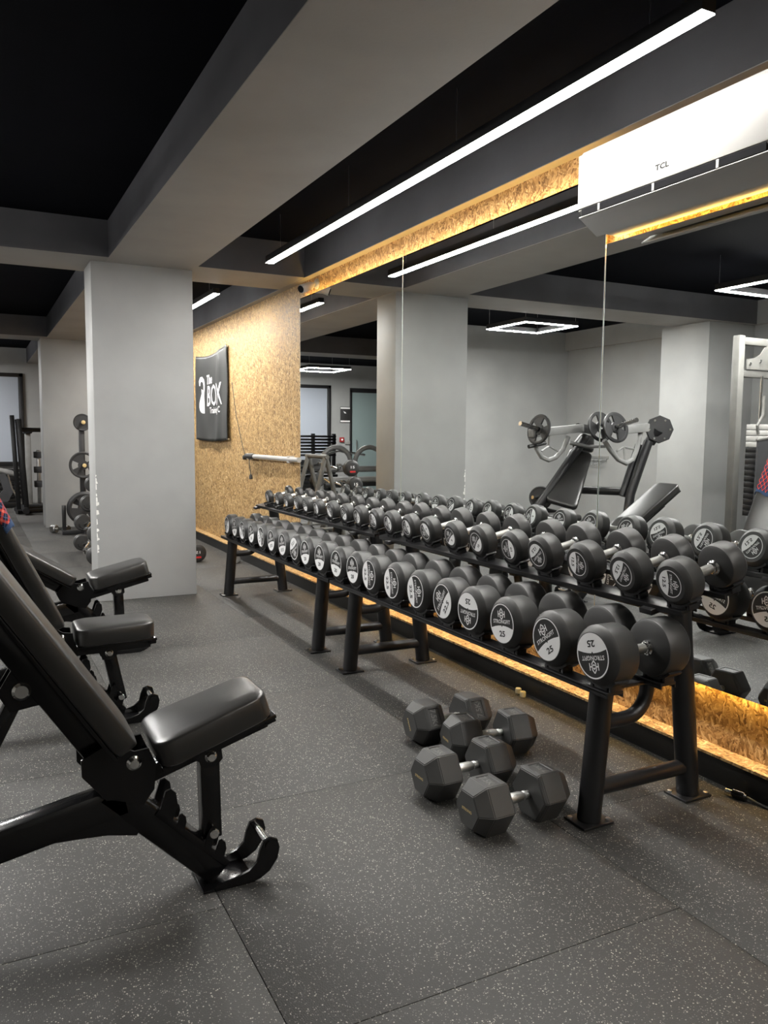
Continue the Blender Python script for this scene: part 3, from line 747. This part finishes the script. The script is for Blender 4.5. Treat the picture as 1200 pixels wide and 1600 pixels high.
# ------------------------------------------------------------------ banner, barre, cable on the strand board
def banner():
    y0, y1, z0, z1 = 9.12, 10.55, 1.30, 2.37; x = OX-.03
    o = thing('banner', (OX, (y0+y1)/2, z0), 'dark grey cloth banner with white gym logo hung on the strand board', 'banner')
    def S(u, v, lift=0):      # u: 0 = far (left in view) .. 1 = near, v: 0 bottom .. 1 top
        sag = -.055*math.sin(PI*u)*(v**3) - .02*math.sin(PI*u)*(1-v)
        tw = .0 if v > .98 else 1
        fold = .022*math.exp(-((u-.80+.10*(1-v))/.06)**2)*(1-v*.4) + .010*math.sin(14*u+4*v)*(1-v)*.8 + .012*math.sin(9*(u-v*.7))*(v*(1-v))*2
        taper = .03*(1-v)*(u-.5)
        return (x-fold-.01*(1-v)-lift, y1+(y0-y1)*(u+taper)-.05*(1-v), z0+(z1-z0)*v+sag+.02*u*(1 if v > .5 else 0))
    NU, NV = 40, 30; b = new()
    g = [[b.verts.new(S(i/NU, j/NV)) for i in range(NU+1)] for j in range(NV+1)]
    for j in range(NV):
        for i in range(NU): b.faces.new((g[j][i], g[j][i+1], g[j+1][i+1], g[j+1][i]))
    c = obj('cloth', b, 'banner_cloth', o, 60); m = c.modifiers.new('thickness', 'SOLIDIFY'); m.thickness = .002
    def sub(shape, ax, ay, sx, sy):    # place a centred 2d shape at (ax, ay) in 0..1 banner coordinates
        return ([(ax+p*sx, ay+q*sy) for p, q in shape[0]], shape[1])
    b = new(); f = lambda a, c: S(a, c, .0035)
    asp = (z1-z0)/(y1-y0)
    put2d(b, sub(text2d('The', .115, 1, .025), .475, .700, asp, 1), f)
    put2d(b, sub(text2d('BOX', .235, .86, .01), .635, .510, asp, 1), f)
    put2d(b, sub(text2d('Training C', .092, .95, .02), .645, .335, asp, 1), f)
    obj('lettering', b, 'label_white', o, 0, 'white lettering')
    b = new()      # white hooked handle above a long drop-shaped body
    arc = [(.140, .640), (.142, .685), (.175, .715), (.225, .720), (.275, .690), (.290, .640), (.283, .590), (.265, .550)]
    wd = [.03, .05, .06, .06, .058, .052, .048, .05]
    def off(k, sg):
        p, q = arc[max(k-1, 0)], arc[min(k+1, len(arc)-1)]; dx, dy = q[0]-p[0], q[1]-p[1]; l = math.hypot(dx, dy)
        return (arc[k][0]-dy/l*wd[k]*.5*sg, arc[k][1]+dx/l*wd[k]*.5*sg)
    for k in range(len(arc)-1): put2d(b, poly2d([off(k, 1), off(k, -1), off(k+1, -1), off(k+1, 1)]), f)
    rows = [(.60, .185, .20), (.575, .185, .255), (.545, .19, .295), (.515, .165, .29), (.48, .14, .298), (.44, .118, .308), (.39, .115, .314), (.35, .135, .316), (.325, .18, .316), (.315, .235, .316)]
    for (z2, a2, b2), (z3, a3, b3) in zip(rows, rows[1:]):
        put2d(b, poly2d([(a2, z2), (a3, z3), ((a3+b3)/2, z3), ((a2+b2)/2, z2)]), f); put2d(b, poly2d([((a2+b2)/2, z2), ((a3+b3)/2, z3), (b3, z3), (b2, z2)]), f)
    obj('emblem', b, 'label_white', o, 0, 'white curled emblem')
    for (u, v) in ((.01, .985), (.99, .985), (.99, .01), (.01, .01)):
        p = S(u, v); b = new(); lathe(b, [(.008, 0), (.008, .03)], (p[0]-.004, p[1], p[2]), (1, 0, 0), 10); obj('pin', b, 'steel', o)
banner()
def barre():
    z, x = 1.135, 2.615
    t = thing('wall_rail', (OX, 7.6, z), 'white horizontal rail on brackets along the strand board wall', 'rail')
    b = new(); tube(b, [(x, 6.80, z), (x, 8.30, z)], .024, 14); obj('pipe', b, 'rail_paint', t)
    for y in (7.05, 8.28):
        b = new(); box(b, (x-.02, y-.03, z-.035), (OX+.002, y+.03, z+.03), .004); obj('bracket', b, 'rail_paint', t)
    b = new(); tube(b, [(x-.005, 8.10, z+.0), (x-.005, 8.34, z)], .029, 14); obj('rubber_sleeve', b, 'rubber', t)
    b = new(); lathe(b, [(.026, 0), (.026, -.03), (.015, -.04)], (OX+.001, 8.50, z-.02), (1, 0, 0), 16); obj('wall_knob', b, 'rubber', t)
    b = new(); tube(b, [(x-.02, 8.22, z-.02), (x-.022, 8.2, z-.10), (x-.02, 8.16, z-.19)], .005, 8); ob = obj('hanging_cord', b, 'rubber', t)
    b = new(); lathe(b, [(.006, 0), (.018, -.02), (.02, -.05), (.012, -.055)], (x-.02, 8.16, z-.185), (0, 0, 1), 12); obj('cord_weight', b, 'rubber', ob)
barre()
b = new(); tube(b, [(OX-.003, 9.0, 1.95), (OX-.003, 8.92, 1.75), (OX-.003, 8.85, 1.58), (OX-.003, 8.66, 1.30), (OX-.003, 8.53, 1.13)], .0035, 6)
tag(obj('wall_cable', b, 'powder_black'), 'thin dark cable running down the strand board beside the banner', 'cable')

# small things at the skirting
for k, (x, y, lab) in enumerate(((2.533, 3.375, 'small cream block at the skirting, the farther of two'), (2.520, 3.318, 'small cream block at the skirting, the nearer of two'))):
    b = new(); lathe(b, [(.013, 0), (.016, .004), (.016, .026), (.013, .030)], (x, y, 0), (0, 0, 1), 14)
    tag(obj('foam_plug', b, 'cream'), lab, 'foam block', 'cream blocks by the skirting')
t = thing('cable_plug', (2.53, 1.98, 0), 'small black and chrome cable plug on the floor at the skirting', 'plug')
b = new(); lathe(b, [(.012, 0), (.018, .008), (.018, .05), (.012, .056)], (2.532, 1.955, .0185), (-.25, .97, 0), 16); obj('plug_body', b, 'gloss_black', t)
b = new(); lathe(b, [(.010, 0), (.010, .03), (.006, .034)], (2.520, 2.005, .0185), (-.25, .97, 0), 14); obj('plug_tip', b, 'chrome', t)
b = new(); tube(b, [(2.533, 1.956, .0185), (2.545, 1.92, .008), (2.552, 1.85, .006), (2.55, 1.5, .006)], .005, 8); obj('cord', b, 'rubber', t)

# ------------------------------------------------------------------ things behind the column
def plate(R, th, o, axis, label, group='weight plates', holes=True, spin=0):
    t = thing('weight_plate', o, label, 'weight plate', group)
    u, v, d = frame_of(axis); o = Vector(o)
    b = new(); lathe(b, [(R*.80, -th*.35), (R*.93, -th/2), (R, -th*.3), (R, th*.3), (R*.93, th/2), (R*.80, th*.35)], o, axis, 32, False, False)
    lathe(b, [(R*.80, th*.35), (R*.80, -th*.35)], o, axis, 32, False, False); obj('rim', b, 'plate_black', t, 40)
    b = new(); lathe(b, [(R*.36, -th*.45), (R*.36, th*.45), (.027, th*.45), (.027, -th*.45), (R*.36, -th*.45)], o, axis, 24, False, False); obj('hub', b, 'plate_black', t, 40)
    b = new()
    if holes:
        for k in range(3):
            a0, a1 = 2*PI*k/3+spin-.62, 2*PI*k/3+spin+.62; n = 6
            pts = [(R*.82*math.cos(a0+(a1-a0)*i/n), R*.82*math.sin(a0+(a1-a0)*i/n)) for i in range(n+1)] + [(R*.33*math.cos(a1+(a0-a1)*i/n), R*.33*math.sin(a1+(a0-a1)*i/n)) for i in range(n+1)]
            prism(b, pts, lambda a, c, e: o+u*a+v*c+d*e, -th*.3, th*.3)
    else:
        lathe(b, [(R*.82, -th*.3), (R*.82, th*.3), (R*.34, th*.3), (R*.34, -th*.3), (R*.82, -th*.3)], o, axis, 32, False, False)
    obj('web', b, 'plate_black', t, 30)
    return t
def plate_tree():
    x, y = 1.315, 11.55
    t = thing('plate_tree', (x, y, 0), 'black upright weight plate tree standing in front of the second column', 'plate tree')
    b = new(); box(b, (x-.035, y-.035, .05), (x+.035, y+.035, 1.58), .006); obj('post', b, 'powder_black', t)
    b = new(); bar(b, (x-.28, y, .035), (x+.28, y, .035), .07, .06); bar(b, (x-.0, y-.30, .035), (x-.0, y+.30, .035), .06, .06); obj('base', b, 'powder_black', t)
    b = new(); bar(b, (x-.25, y, .05), (x-.25, y, .40), .05, .05, (1, 0, 0)); obj('side_post', b, 'powder_black', t)
    for z in (1.51, .94, .36):
        b = new(); tube(b, [(x, y-.03, z), (x, y-.24, z)], .024, 14); pg = obj('peg', b, 'chrome', t)
        b = new(); lathe(b, [(.026, 0), (.026, .008), (.015, .012)], (x, y-.236, z), (0, -1, 0), 14); obj('end_cap', b, 'gold_print', pg)
plate_tree()
plate(.115, .035, (1.315, 11.43, 1.51), (0, 1, 0), 'small weight plate on the top peg of the plate tree', 'weight plates on the plate tree', False)
plate(.18, .035, (1.315, 11.47, .94), (0, 1, 0), 'spoked weight plate on the middle peg of the plate tree', 'weight plates on the plate tree')
plate(.225, .05, (1.315, 11.47, .36), (0, 1, 0), 'large spoked weight plate at the bottom of the plate tree, behind another', 'weight plates on the plate tree')
plate(.21, .045, (1.315, 11.40, .36), (0, 1, 0), 'large weight plate hung outermost on the bottom peg of the tree', 'weight plates on the plate tree', True, .5)
t = thing('small_dumbbell', (1.03, 11.75, 0), 'small grey chrome dumbbell on the floor by the plate tree', 'dumbbell')
for s in (-1, 1):
    b = new(); lathe(b, [(.05, 0), (.058, .01), (.058, .07), (.05, .08)], Vector((1.03, 11.75, .058))+Vector((.7, -.7, 0))*(.06*s-.0), (.7*s, -.7*s, 0), 18); obj('head', b, 'steel', t)
b = new(); tube(b, [(.98, 11.80, .058), (1.08, 11.70, .058)], .016, 10); obj('handle', b, 'chrome', t)

def curl_barbell(x, z, y0, y1, label, red, zig=True, rest=None):
    t = thing('barbell', (x, (y0+y1)/2, z-.095), label, 'barbell', 'fixed weight barbells')
    L = y1-y0; pts = []
    prof = [0, .10, .17, .27, .36, .44, .56, .64, .73, .83, .90, 1.0]; off = [0, 0, 1, 1, -1, -.2, -.2, -1, 1, 1, 0, 0]
    for q, k in zip(prof, off): pts.append((x+(.03*k if zig else 0), y0+L*q, z+(.03*k if zig else 0)))
    b = new(); tube(b, pts, .0145, 10); obj('bar', b, 'chrome', t)
    for y, s in ((y0, -1), (y1, 1)):
        b = new(); lathe(b, [(.080, 0), (.095, .012), (.095, .075), (.075, .09), (.06, .092)], (x, y, z), (0, s, 0), 24); h = obj('head', b, 'rubber', t)
        b = new(); yy = y+s*.0932
        put2d(b, text2d('15', .03, 1.6, .02), lambda a, c: (x-s*a*(-1), yy, z+c+.012)); obj('weight_print', b, 'label_white', h, 0)
        b = new(); box(b, (x-.035, min(yy, yy+.001*s), z-.05), (x+.035, max(yy, yy+.001*s), z-.032 if red else z-.046)); obj('stripe', b, 'red_print' if red else 'label_white', h, 0)
    return t
BARS = [(1.27, .98, True, 'top'), (1.225, .78, False, 'second from top'), (1.165, .56, False, 'middle'), (1.10, .34, False, 'fourth from top'), (1.085, .115, True, 'lowest')]
def barbell_stand():
    t = thing('barbell_stand', (1.40, 9.3, 0), 'silver A-frame stand holding curl barbells behind the near column', 'barbell stand')
    for y in (9.05, 9.62):
        b = new(); tube(b, [(1.13, y, .025), (1.40, y, 1.10)], .028, 12); obj('leg', b, 'dark_silver', t)
        b = new(); tube(b, [(1.68, y, .025), (1.41, y, 1.10)], .028, 12); obj('leg', b, 'dark_silver', t)
        b = new(); tube(b, [(1.20, y, .22), (1.62, y, .22)], .02, 10); obj('stretcher', b, 'dark_silver', t)
        for x in (1.13, 1.68):
            b = new(); box(b, (x-.05, y-.04, 0), (x+.05, y+.04, .012), .003); obj('foot_plate', b, 'dark_silver', t)
        for (x, z, _, _) in BARS:
            lx = 1.13+0.27*(z-.025)/1.075
            b = new(); tube(b, [(lx, y, z-.045), (x-.01, y, z-.052), (x-.05, y, z-.035), (x-.06, y, z+.0)], .008, 8); obj('cradle', b, 'powder_black', t)
    b = new(); tube(b, [(1.405, 9.0, 1.10), (1.405, 9.67, 1.10)], .028, 12); obj('top_bar', b, 'dark_silver', t)
barbell_stand()
for (x, z, red, w) in BARS: curl_barbell(x, z, 8.65, 9.72, '%s curl barbell on the silver A-frame stand behind the column' % w, red)
curl_barbell(2.10, .096, 8.55, 9.65, 'black round barbell with red mark on the floor right of the column', True, False)
b = new(); lathe(b, [(.045, 0), (.05, .006), (.05, .16), (.045, .166)], (2.44, 8.22, .05), (.2, 1, 0), 20)
tag(obj('grey_roller', b, 'silver_paint'), 'short grey cylinder on the floor behind the far rack leg', 'roller')

# ------------------------------------------------------------------ far end equipment
def squat_stand():
    t = thing('squat_stand', (.85, 14.9, 0), 'black squat stand with uprights and arms left of the second column', 'squat stand')
    for k, y in enumerate((14.7, 15.25)):
        b = new(); bar(b, (.66+.02*k, y+.1, .06), (.60+.02*k, y+.1, 1.66), .07, .07, (1, 0, 0)); obj('upright', b, 'powder_black', t)
        b = new(); bar(b, (.78, y, .06), (.70, y, 1.60), .075, .075, (1, 0, 0)); obj('upright', b, 'powder_black', t)
        b = new(); tube(b, [(.62, y, .05), (1.45, y+.4, .05)], .04, 12); obj('base_tube', b, 'powder_black', t)
        b = new(); tube(b, [(.70, y, 1.42), (1.45, y+.2, 1.42)], .035, 12); obj('safety_arm', b, 'powder_black', t)
    b = new(); tube(b, [(.76, 14.55, .075), (.76, 15.4, .075)], .055, 14); obj('cross_tube', b, 'powder_black', t)
    b = new(); tube(b, [(.61, 14.8, 1.62), (.61, 15.35, 1.62)], .03, 12); obj('top_tube', b, 'powder_black', t)
squat_stand()
def pulley_column():
    t = thing('pulley_column', (.98, 16.5, 0), 'silver guide column of a pulley machine behind the squat stand', 'gym machine')
    b = new(); bar(b, (.92, 16.4, .02), (.92, 16.4, 1.38), .10, .10, (1, 0, 0), .01); obj('column_tube', b, 'silver_paint', t)
    b = new(); bar(b, (1.10, 16.55, .02), (1.10, 16.55, 1.05), .06, .06, (1, 0, 0), .01); obj('guide_rod', b, 'steel', t)
    b = new(); box(b, (.84, 16.3, 1.36), (1.0, 16.5, 1.44), .02); obj('top_cap', b, 'powder_black', t)
    for z in (.35, .62, .9):
        b = new(); box(b, (1.02, 16.45, z), (1.30, 16.65, z+.12), .01); obj('carriage', b, 'dark_panel', t)
    b = new(); box(b, (.8, 16.25, 0), (1.45, 16.7, .04), .01); obj('base', b, 'powder_black', t)
pulley_column()
def recumbent():
    t = thing('exercise_machine', (.35, 16.4, 0), 'silver and black exercise machine by the far window', 'gym machine')
    b = new(); tube(b, [(-.25, 16.4, .80), (.30, 16.4, .72), (.62, 16.4, .62), (.70, 16.4, .58)], [.03, .045, .06, .03], 12); obj('top_tube', b, 'silver_paint', t)
    b = new(); prism(b, [(-.1, .10), (.55, .10), (.66, .30), (.52, .62), (.40, .62), (.48, .32), (.38, .2), (.05, .2), (-.1, .4)], XZ(16.35), 0, .12); obj('shell', b, 'dark_panel', t)
    b = new(); bar(b, (-.6, 16.4, .05), (.72, 16.4, .05), .5, .09); obj('base', b, 'powder_black', t)
    b = new(); tube(b, [(.05, 16.4, .1), (.25, 16.4, .62)], .03, 10); obj('strut', b, 'powder_black', t)
    b = new(); tube(b, [(.56, 16.32, .6), (.62, 16.32, .35), (.70, 16.32, .18)], .016, 10); obj('crank_arm', b, 'steel', t)
recumbent()
def arch_machine():
    Y = 12.45
    t = thing('arch_machine', (-.5, Y, 0), 'silver gym machine with two arched tubes, seen in the mirror past the column', 'gym machine')
    for xc in (-.22, -.84):
        pts = [(xc-.27, Y, .35)]+[(xc+.27*math.cos(D(a)), Y, .90+.27*math.sin(D(a))) for a in range(180, -1, -15)]+[(xc+.27, Y, .35)]
        b = new(); tube(b, pts, .04, 12); obj('arch', b, 'silver_paint', t)
        b = new(); box(b, (xc-.22, Y-.05, .50), (xc+.22, Y+.35, .58), .02); obj('seat', b, 'vinyl', t)
    for z in (.80, .62):
        b = new(); tube(b, [(-1.2, Y-.05, z), (.12, Y-.05, z)], .05, 12); obj('cross_tube', b, 'silver_paint' if z > .7 else 'grey_plastic', t)
    for x in (-1.11, -.53, .05):
        b = new(); tube(b, [(x, Y, .03), (x, Y, .62)], .045, 12); obj('leg', b, 'silver_paint', t)
        b = new(); bar(b, (x, Y-.4, .03), (x, Y+.6, .03), .08, .06); obj('foot', b, 'silver_paint', t)
    b = new(); tube(b, [(.1, Y+.2, 1.0), (-.4, Y+.3, 1.10), (-.9, Y+.3, 1.03)], .02, 10); obj('handle_bar', b, 'steel', t)
arch_machine()
def storage_rig():
    x0, y0 = -.85, 14.0
    t = thing('storage_rig', (x0+.4, y0, 0), 'black slatted storage frame beside the strand board edge in the mirror', 'rack')
    for dx in (0, .42, .84):
        b = new(); bar(b, (x0+dx, y0, .0), (x0+dx, y0, 1.40), .06, .06, (1, 0, 0)); obj('upright', b, 'powder_black', t)
        b = new(); bar(b, (x0+dx, y0-.3, .03), (x0+dx, y0+.3, .03), .07, .06); obj('foot', b, 'powder_black', t)
    for k in range(7):
        b = new(); box(b, (x0-.03, y0-.05, .98+.058*k), (x0+.87, y0-.031, 1.02+.058*k), .004); obj('slat', b, 'powder_black', t)
    for z in (.30, .62):
        b = new(); tube(b, [(x0-.02, y0-.12, z), (x0+.86, y0-.12, z)], .03, 10); obj('storage_tube', b, 'powder_black', t)
storage_rig()
# far wall fittings
t = thing('wall_poster', (-2.44, YF, 1.67), 'dark framed notice on the far wall beside the glass door', 'poster')
b = new(); box(b, (-2.55, YF-.02, 1.67), (-2.31, YF, 2.03), .003); obj('panel', b, 'poster_dark', t)
for z in (1.685, 1.985):
    b = new(); box(b, (-2.545, YF-.023, z-.005), (-2.315, YF-.0195, z+.03)); obj('white_band', b, 'label_white', t, 0)
b = new(); put2d(b, poly2d([(-.03, 0), (.02, .0), (.05, .05), (0, .03)]), lambda a, c: (-2.43+a, YF-.0205, 1.88+c)); obj('print', b, 'label_white', t, 0)
t = thing('fire_alarm', (-2.35, YF, 1.22), 'small red fire alarm button on the far wall', 'fire alarm')
b = new(); box(b, (-2.40, YF-.04, 1.22), (-2.29, YF, 1.33), .006); obj('case', b, 'alarm_red', t)
b = new(); lathe(b, [(.022, 0), (.022, .006)], (-2.345, YF-.04, 1.275), (0, -1, 0), 14); obj('button', b, 'label_white', t)
b = new(); box(b, (-2.55, YF-.03, 1.17), (-2.43, YF, 1.25), .004); tag(obj('wall_switch', b, 'white_plastic'), 'white switch plate on the far wall next to the fire alarm', 'switch')

# ------------------------------------------------------------------ equipment on the left side, seen in the mirror
def vm(px, py, Y):      # room point at depth Y that the mirror shows at a photograph pixel
    d = _fw*F_PX+_r2*(px-600)-_u2*(py-800); k = Y/d.y
    return Vector((2*MX-d.x*k, Y, CAM_H+d.z*k))
def press_machine():
    Y = 7.0
    t = thing('press_machine', (-1.05, Y, 0), 'plate loaded incline press machine with silver arms, seen in the mirror', 'gym machine')
    def pts(l, Y0=Y): return [vm(p[0], p[1], p[2] if len(p) > 2 else Y0) for p in l]
    L = pts([(838, 795), (916, 682)]); d = (L[1]-L[0]); foot = L[0]-d*(L[0].z-.05)/d.z*.25; foot.z = .05
    b = new(); tube(b, [Vector((L[0].x+.05, Y-.05, .05)), L[0], L[1]], .05, 14); obj('upright', b, 'powder_black', t)
    R = pts([(985, 772), (1013, 690)], 6.47); b = new(); tube(b, [Vector((R[0].x+.1, 6.47, .05)), R[0], R[1]], .05, 14); obj('upright', b, 'powder_black', t)
    R = pts([(972, 775), (998, 695)], 6.57); b = new(); tube(b, [R[0], R[1]], .04, 14); obj('brace', b, 'powder_black', t)
    C1 = pts([(900, 765, 7.05), (990, 769, 6.5)]); b = new(); tube(b, C1, .045, 14); obj('cross_tube', b, 'powder_black', t)
    C2 = pts([(838, 795), (880, 805)], 7.0); b = new(); tube(b, C2, .04, 12); obj('seat_tube', b, 'powder_black', t)
    b = new(); bar(b, (-.15, Y-.05, .04), (-1.5, 6.47, .04), .09, .07); obj('base', b, 'powder_black', t)
    b = new(); bar(b, (-.45, Y-.6, .04), (-.75, 7.45, .04), .09, .07); obj('base', b, 'powder_black', t)
    # back pad
    p0 = vm(876, 792, 6.85); p1 = vm(908, 708, 7.05); ax = (p1-p0); Lp = ax.length; ax.normalize()
    side = Vector((-.80, -.60, 0)); side = (side-ax*side.dot(ax)).normalized(); nn = ax.cross(side); nn = -nn if nn.y > 0 else nn
    M = Matrix.Identity(4)
    for i in range(3): M[i][0] = ax[i]; M[i][1] = side[i]; M[i][2] = nn[i]; M[i][3] = p0[i]
    b = new(); pad_mesh(b, Lp, .34, .26, .06, .05, .016, M); obj('back_pad', b, 'vinyl', t, 50)
    b = new(); box(b, (.02, -.12, -.03), (Lp-.02, .10, -.001), .005, M); obj('pad_plate', b, 'gloss_black', t)
    p2 = p1+ax*.03
    for i in range(3): M[i][3] = p2[i]
    b = new(); pad_mesh(b, .20, .24, .18, .06, .04, .016, M); obj('head_pad', b, 'vinyl', t, 50)
    s0 = vm(872, 808, 6.75); b = new(); cbox(b, s0, (.36, .36, .07), .025); obj('seat_pad', b, 'vinyl', t, 50)
    b = new(); tube(b, [s0-Vector((0, 0, .03)), (s0.x-.05, s0.y+.05, .06)], .04, 12); obj('seat_post', b, 'powder_black', t)
    # top crossing
    T = pts([(903, 668, 7.0), (925, 672, 7.1)]); b = new(); tube(b, T, .05, 12); obj('pivot_tube', b, 'powder_black', t)
    T = pts([(890, 692, 7.0), (920, 698, 6.9), (950, 697, 6.75)]); b = new(); tube(b, T, .022, 10); obj('handle_link', b, 'steel', t)
    # left arm
    A = pts([(909, 669), (829, 677)]); b = new(); bar(b, A[0], A[1], .09, .09, (0, 0, 1), .01); obj('arm', b, 'silver_paint', t)
    H = pts([(834, 682), (838, 700), (846, 714), (857, 719), (868, 715), (880, 702), (888, 682)]); b = new(); tube(b, H, .026, 12); ar = obj('handle_loop', b, 'silver_paint', t)
    for q in ((858, 676), (846, 705), (872, 705)):
        b = new(); tube(b, pts([(858, 697), q]), .012, 8); obj('spoke', b, 'silver_paint', ar)
    b = new(); tube(b, pts([(852, 692, 6.95), (826, 698, 6.95)]), .022, 10); obj('grip', b, 'rubber', t)
    c0 = vm(842, 671, 6.93); pgL = [c0-Vector((.1, -.02, .02)), c0+Vector((.27, -.03, .06))]
    b = new(); tube(b, pgL, .025, 12); obj('plate_peg', b, 'chrome', t)
    # right arm
    A = pts([(968, 672, 6.52), (1022, 667, 6.47)]); b = new(); bar(b, A[0], A[1], .09, .09, (0, 0, 1), .01); obj('arm', b, 'silver_paint', t)
    H = pts([(944, 688), (954, 704), (966, 718), (978, 724), (989, 718), (995, 703), (1001, 675)], 6.5); b = new(); tube(b, H, .026, 12); ar = obj('handle_loop', b, 'silver_paint', t)
    for q in ((964, 705), (976, 722), (990, 702)):
        b = new(); tube(b, pts([(975, 698), q], 6.5), .012, 8); obj('spoke', b, 'silver_paint', ar)
    hub = vm(1030, 671, 6.40)
    b = new(); lathe(b, [(.14, -.02), (.15, -.012), (.15, .012), (.14, .02)], hub, (.5, -.87, 0), 8); hb = obj('selector_disc', b, 'plate_black', t, 20)
    for k in range(6):
        u, v, dd = frame_of((.5, -.87, 0)); c = hub+(u*math.cos(k*PI/3)+v*math.sin(k*PI/3))*.11
        b = new(); lathe(b, [(.012, .0), (.012, .024)], c, (.5, -.87, 0), 10); obj('bolt', b, 'chrome', hb)
    b = new(); tube(b, [hub+Vector((0, .01, 0)), hub+Vector((.03, .10, -.14))], .06, 12); obj('pivot_housing', b, 'powder_black', t)
    c0 = vm(962, 668, 6.45); pgR = [c0-Vector((.01, -.12, .02)), c0+Vector((.0, -.30, .075))]; b = new(); tube(b, pgR, .025, 12); obj('plate_peg', b, 'chrome', t)
    b = new(); tube(b, pts([(832, 777, 7.05), (862, 782, 7.1)]), .02, 10); obj('storage_peg', b, 'chrome', t)
press_machine()
p = vm(842, 671, 6.93); plate(.165, .03, p, (.97, -.1, .2), 'spoked plate on the left arm of the press machine in the mirror', 'plates on the press machine', True, .3)
p = vm(962, 668, 6.45); plate(.165, .03, p, (.0, -.97, .24), 'spoked plate facing out on the right arm of the press machine', 'plates on the press machine', True, .9)
p = vm(938, 667, 6.66); plate(.165, .03, p, (.0, -.97, .24), 'inner spoked plate behind the mirror seam on the press machine', 'plates on the press machine', True, .9)
p = vm(845, 778, 7.05); plate(.13, .035, p, (.8, -.6, 0), 'small plate stored low on the frame of the press machine', 'plates on the press machine', False)
def wall_hooks():
    x, y, z = XL, 9.40, 1.02
    t = thing('wall_hook_rack', (x, y, z), 'wire hook shelf on the left wall behind the press machine in the mirror', 'hook rack')
    b = new()
    for q in (0, .07, .14): tube(b, [(x+.02+q, y-.32, z-q*.4), (x+.02+q, y+.32, z-q*.4)], .006, 6)
    for k in range(8): yy = y-.3+.6*k/7; tube(b, [(x, yy, z+.05), (x+.02, yy, z), (x+.17, yy, z-.07), (x+.18, yy, z-.03)], .005, 6)
    obj('wire_grid', b, 'steel', t); b = new(); box(b, (x-.001, y-.34, z+.03), (x+.008, y+.34, z+.07), .002); obj('mounting_strip', b, 'steel', t)
wall_hooks()
def cable_machine():
    y = 5.3; xa, xb = -1.20, -2.05
    t = thing('cable_machine', (-1.6, y, 0), 'silver framed cable machine with weight stack at the right edge of the mirror', 'gym machine')
    for x in (xa, xb):
        b = new(); box(b, (x-.04, y-.04, 0), (x+.04, y+.04, 2.32), .008); obj('upright', b, 'dark_silver', t)
        b = new(); bar(b, (x, y-.35, .03), (x, y+.35, .03), .09, .06); obj('foot', b, 'dark_silver', t)
    for z in (2.27, 1.97):
        b = new(); box(b, (xb+.04, y-.035, z-.035), (xa-.04, y+.035, z+.035), .008); obj('crossbar', b, 'dark_silver', t)
    pl = [(xa-.06, 2.01), (xa-.06, 2.10), (xa-.16, 2.115), (xa-.24, 2.15), (xa-.30, 2.22), (xa-.34, 2.235), (xa-.52, 2.235), (xa-.52, 2.01)]
    b = new(); prism(b, pl, XZ(y), -.05, -.04); br = obj('pulley_bracket', b, 'dark_silver', t)
    for (x, z) in ((xa-.10, 2.06), (xa-.24, 2.09), (xa-.40, 2.16)):
        b = new(); lathe(b, [(.014, .0), (.014, .01)], (x, y-.05, z), (0, -1, 0), 10); obj('bolt', b, 'chrome', br)
    for x in (xa-.26, xa-.46):
        b = new(); tube(b, [(x, y-.06, 1.95), (x, y-.06, .3)], .014, 10); obj('guide_rod', b, 'chrome', t)
    for k in range(16):
        z = .62+.055*k; b = new(); box(b, (xa-.56, y-.11, z), (xa-.18, y+.02, z+.05), .004); obj('weight_block', b, 'rail_paint' if k > 11 else 'powder_black', t)
    b = new(); tube(b, [(xa-.15, y-.14, 1.40), (xa-.13, y-.14, 1.48), (xa-.20, y-.14, 1.58), (xa-.20, y-.14, 1.76)], .014, 10); obj('handle', b, 'dark_silver', t)
    pl = [(xa-.10, .10), (xa-.70, .10), (xa-.70, 1.42), (xa-.40, 1.40), (xa-.12, 1.34)]
    b = new(); prism(b, pl, XZ(y), -.17, -.15); obj('shroud', b, 'dark_panel', t)
    b = new(); bar(b, (xa-.11, y-.16, 1.345), (xa-.71, y-.16, 1.43), .03, .02); obj('shroud_trim', b, 'dark_silver', t)
cable_machine()
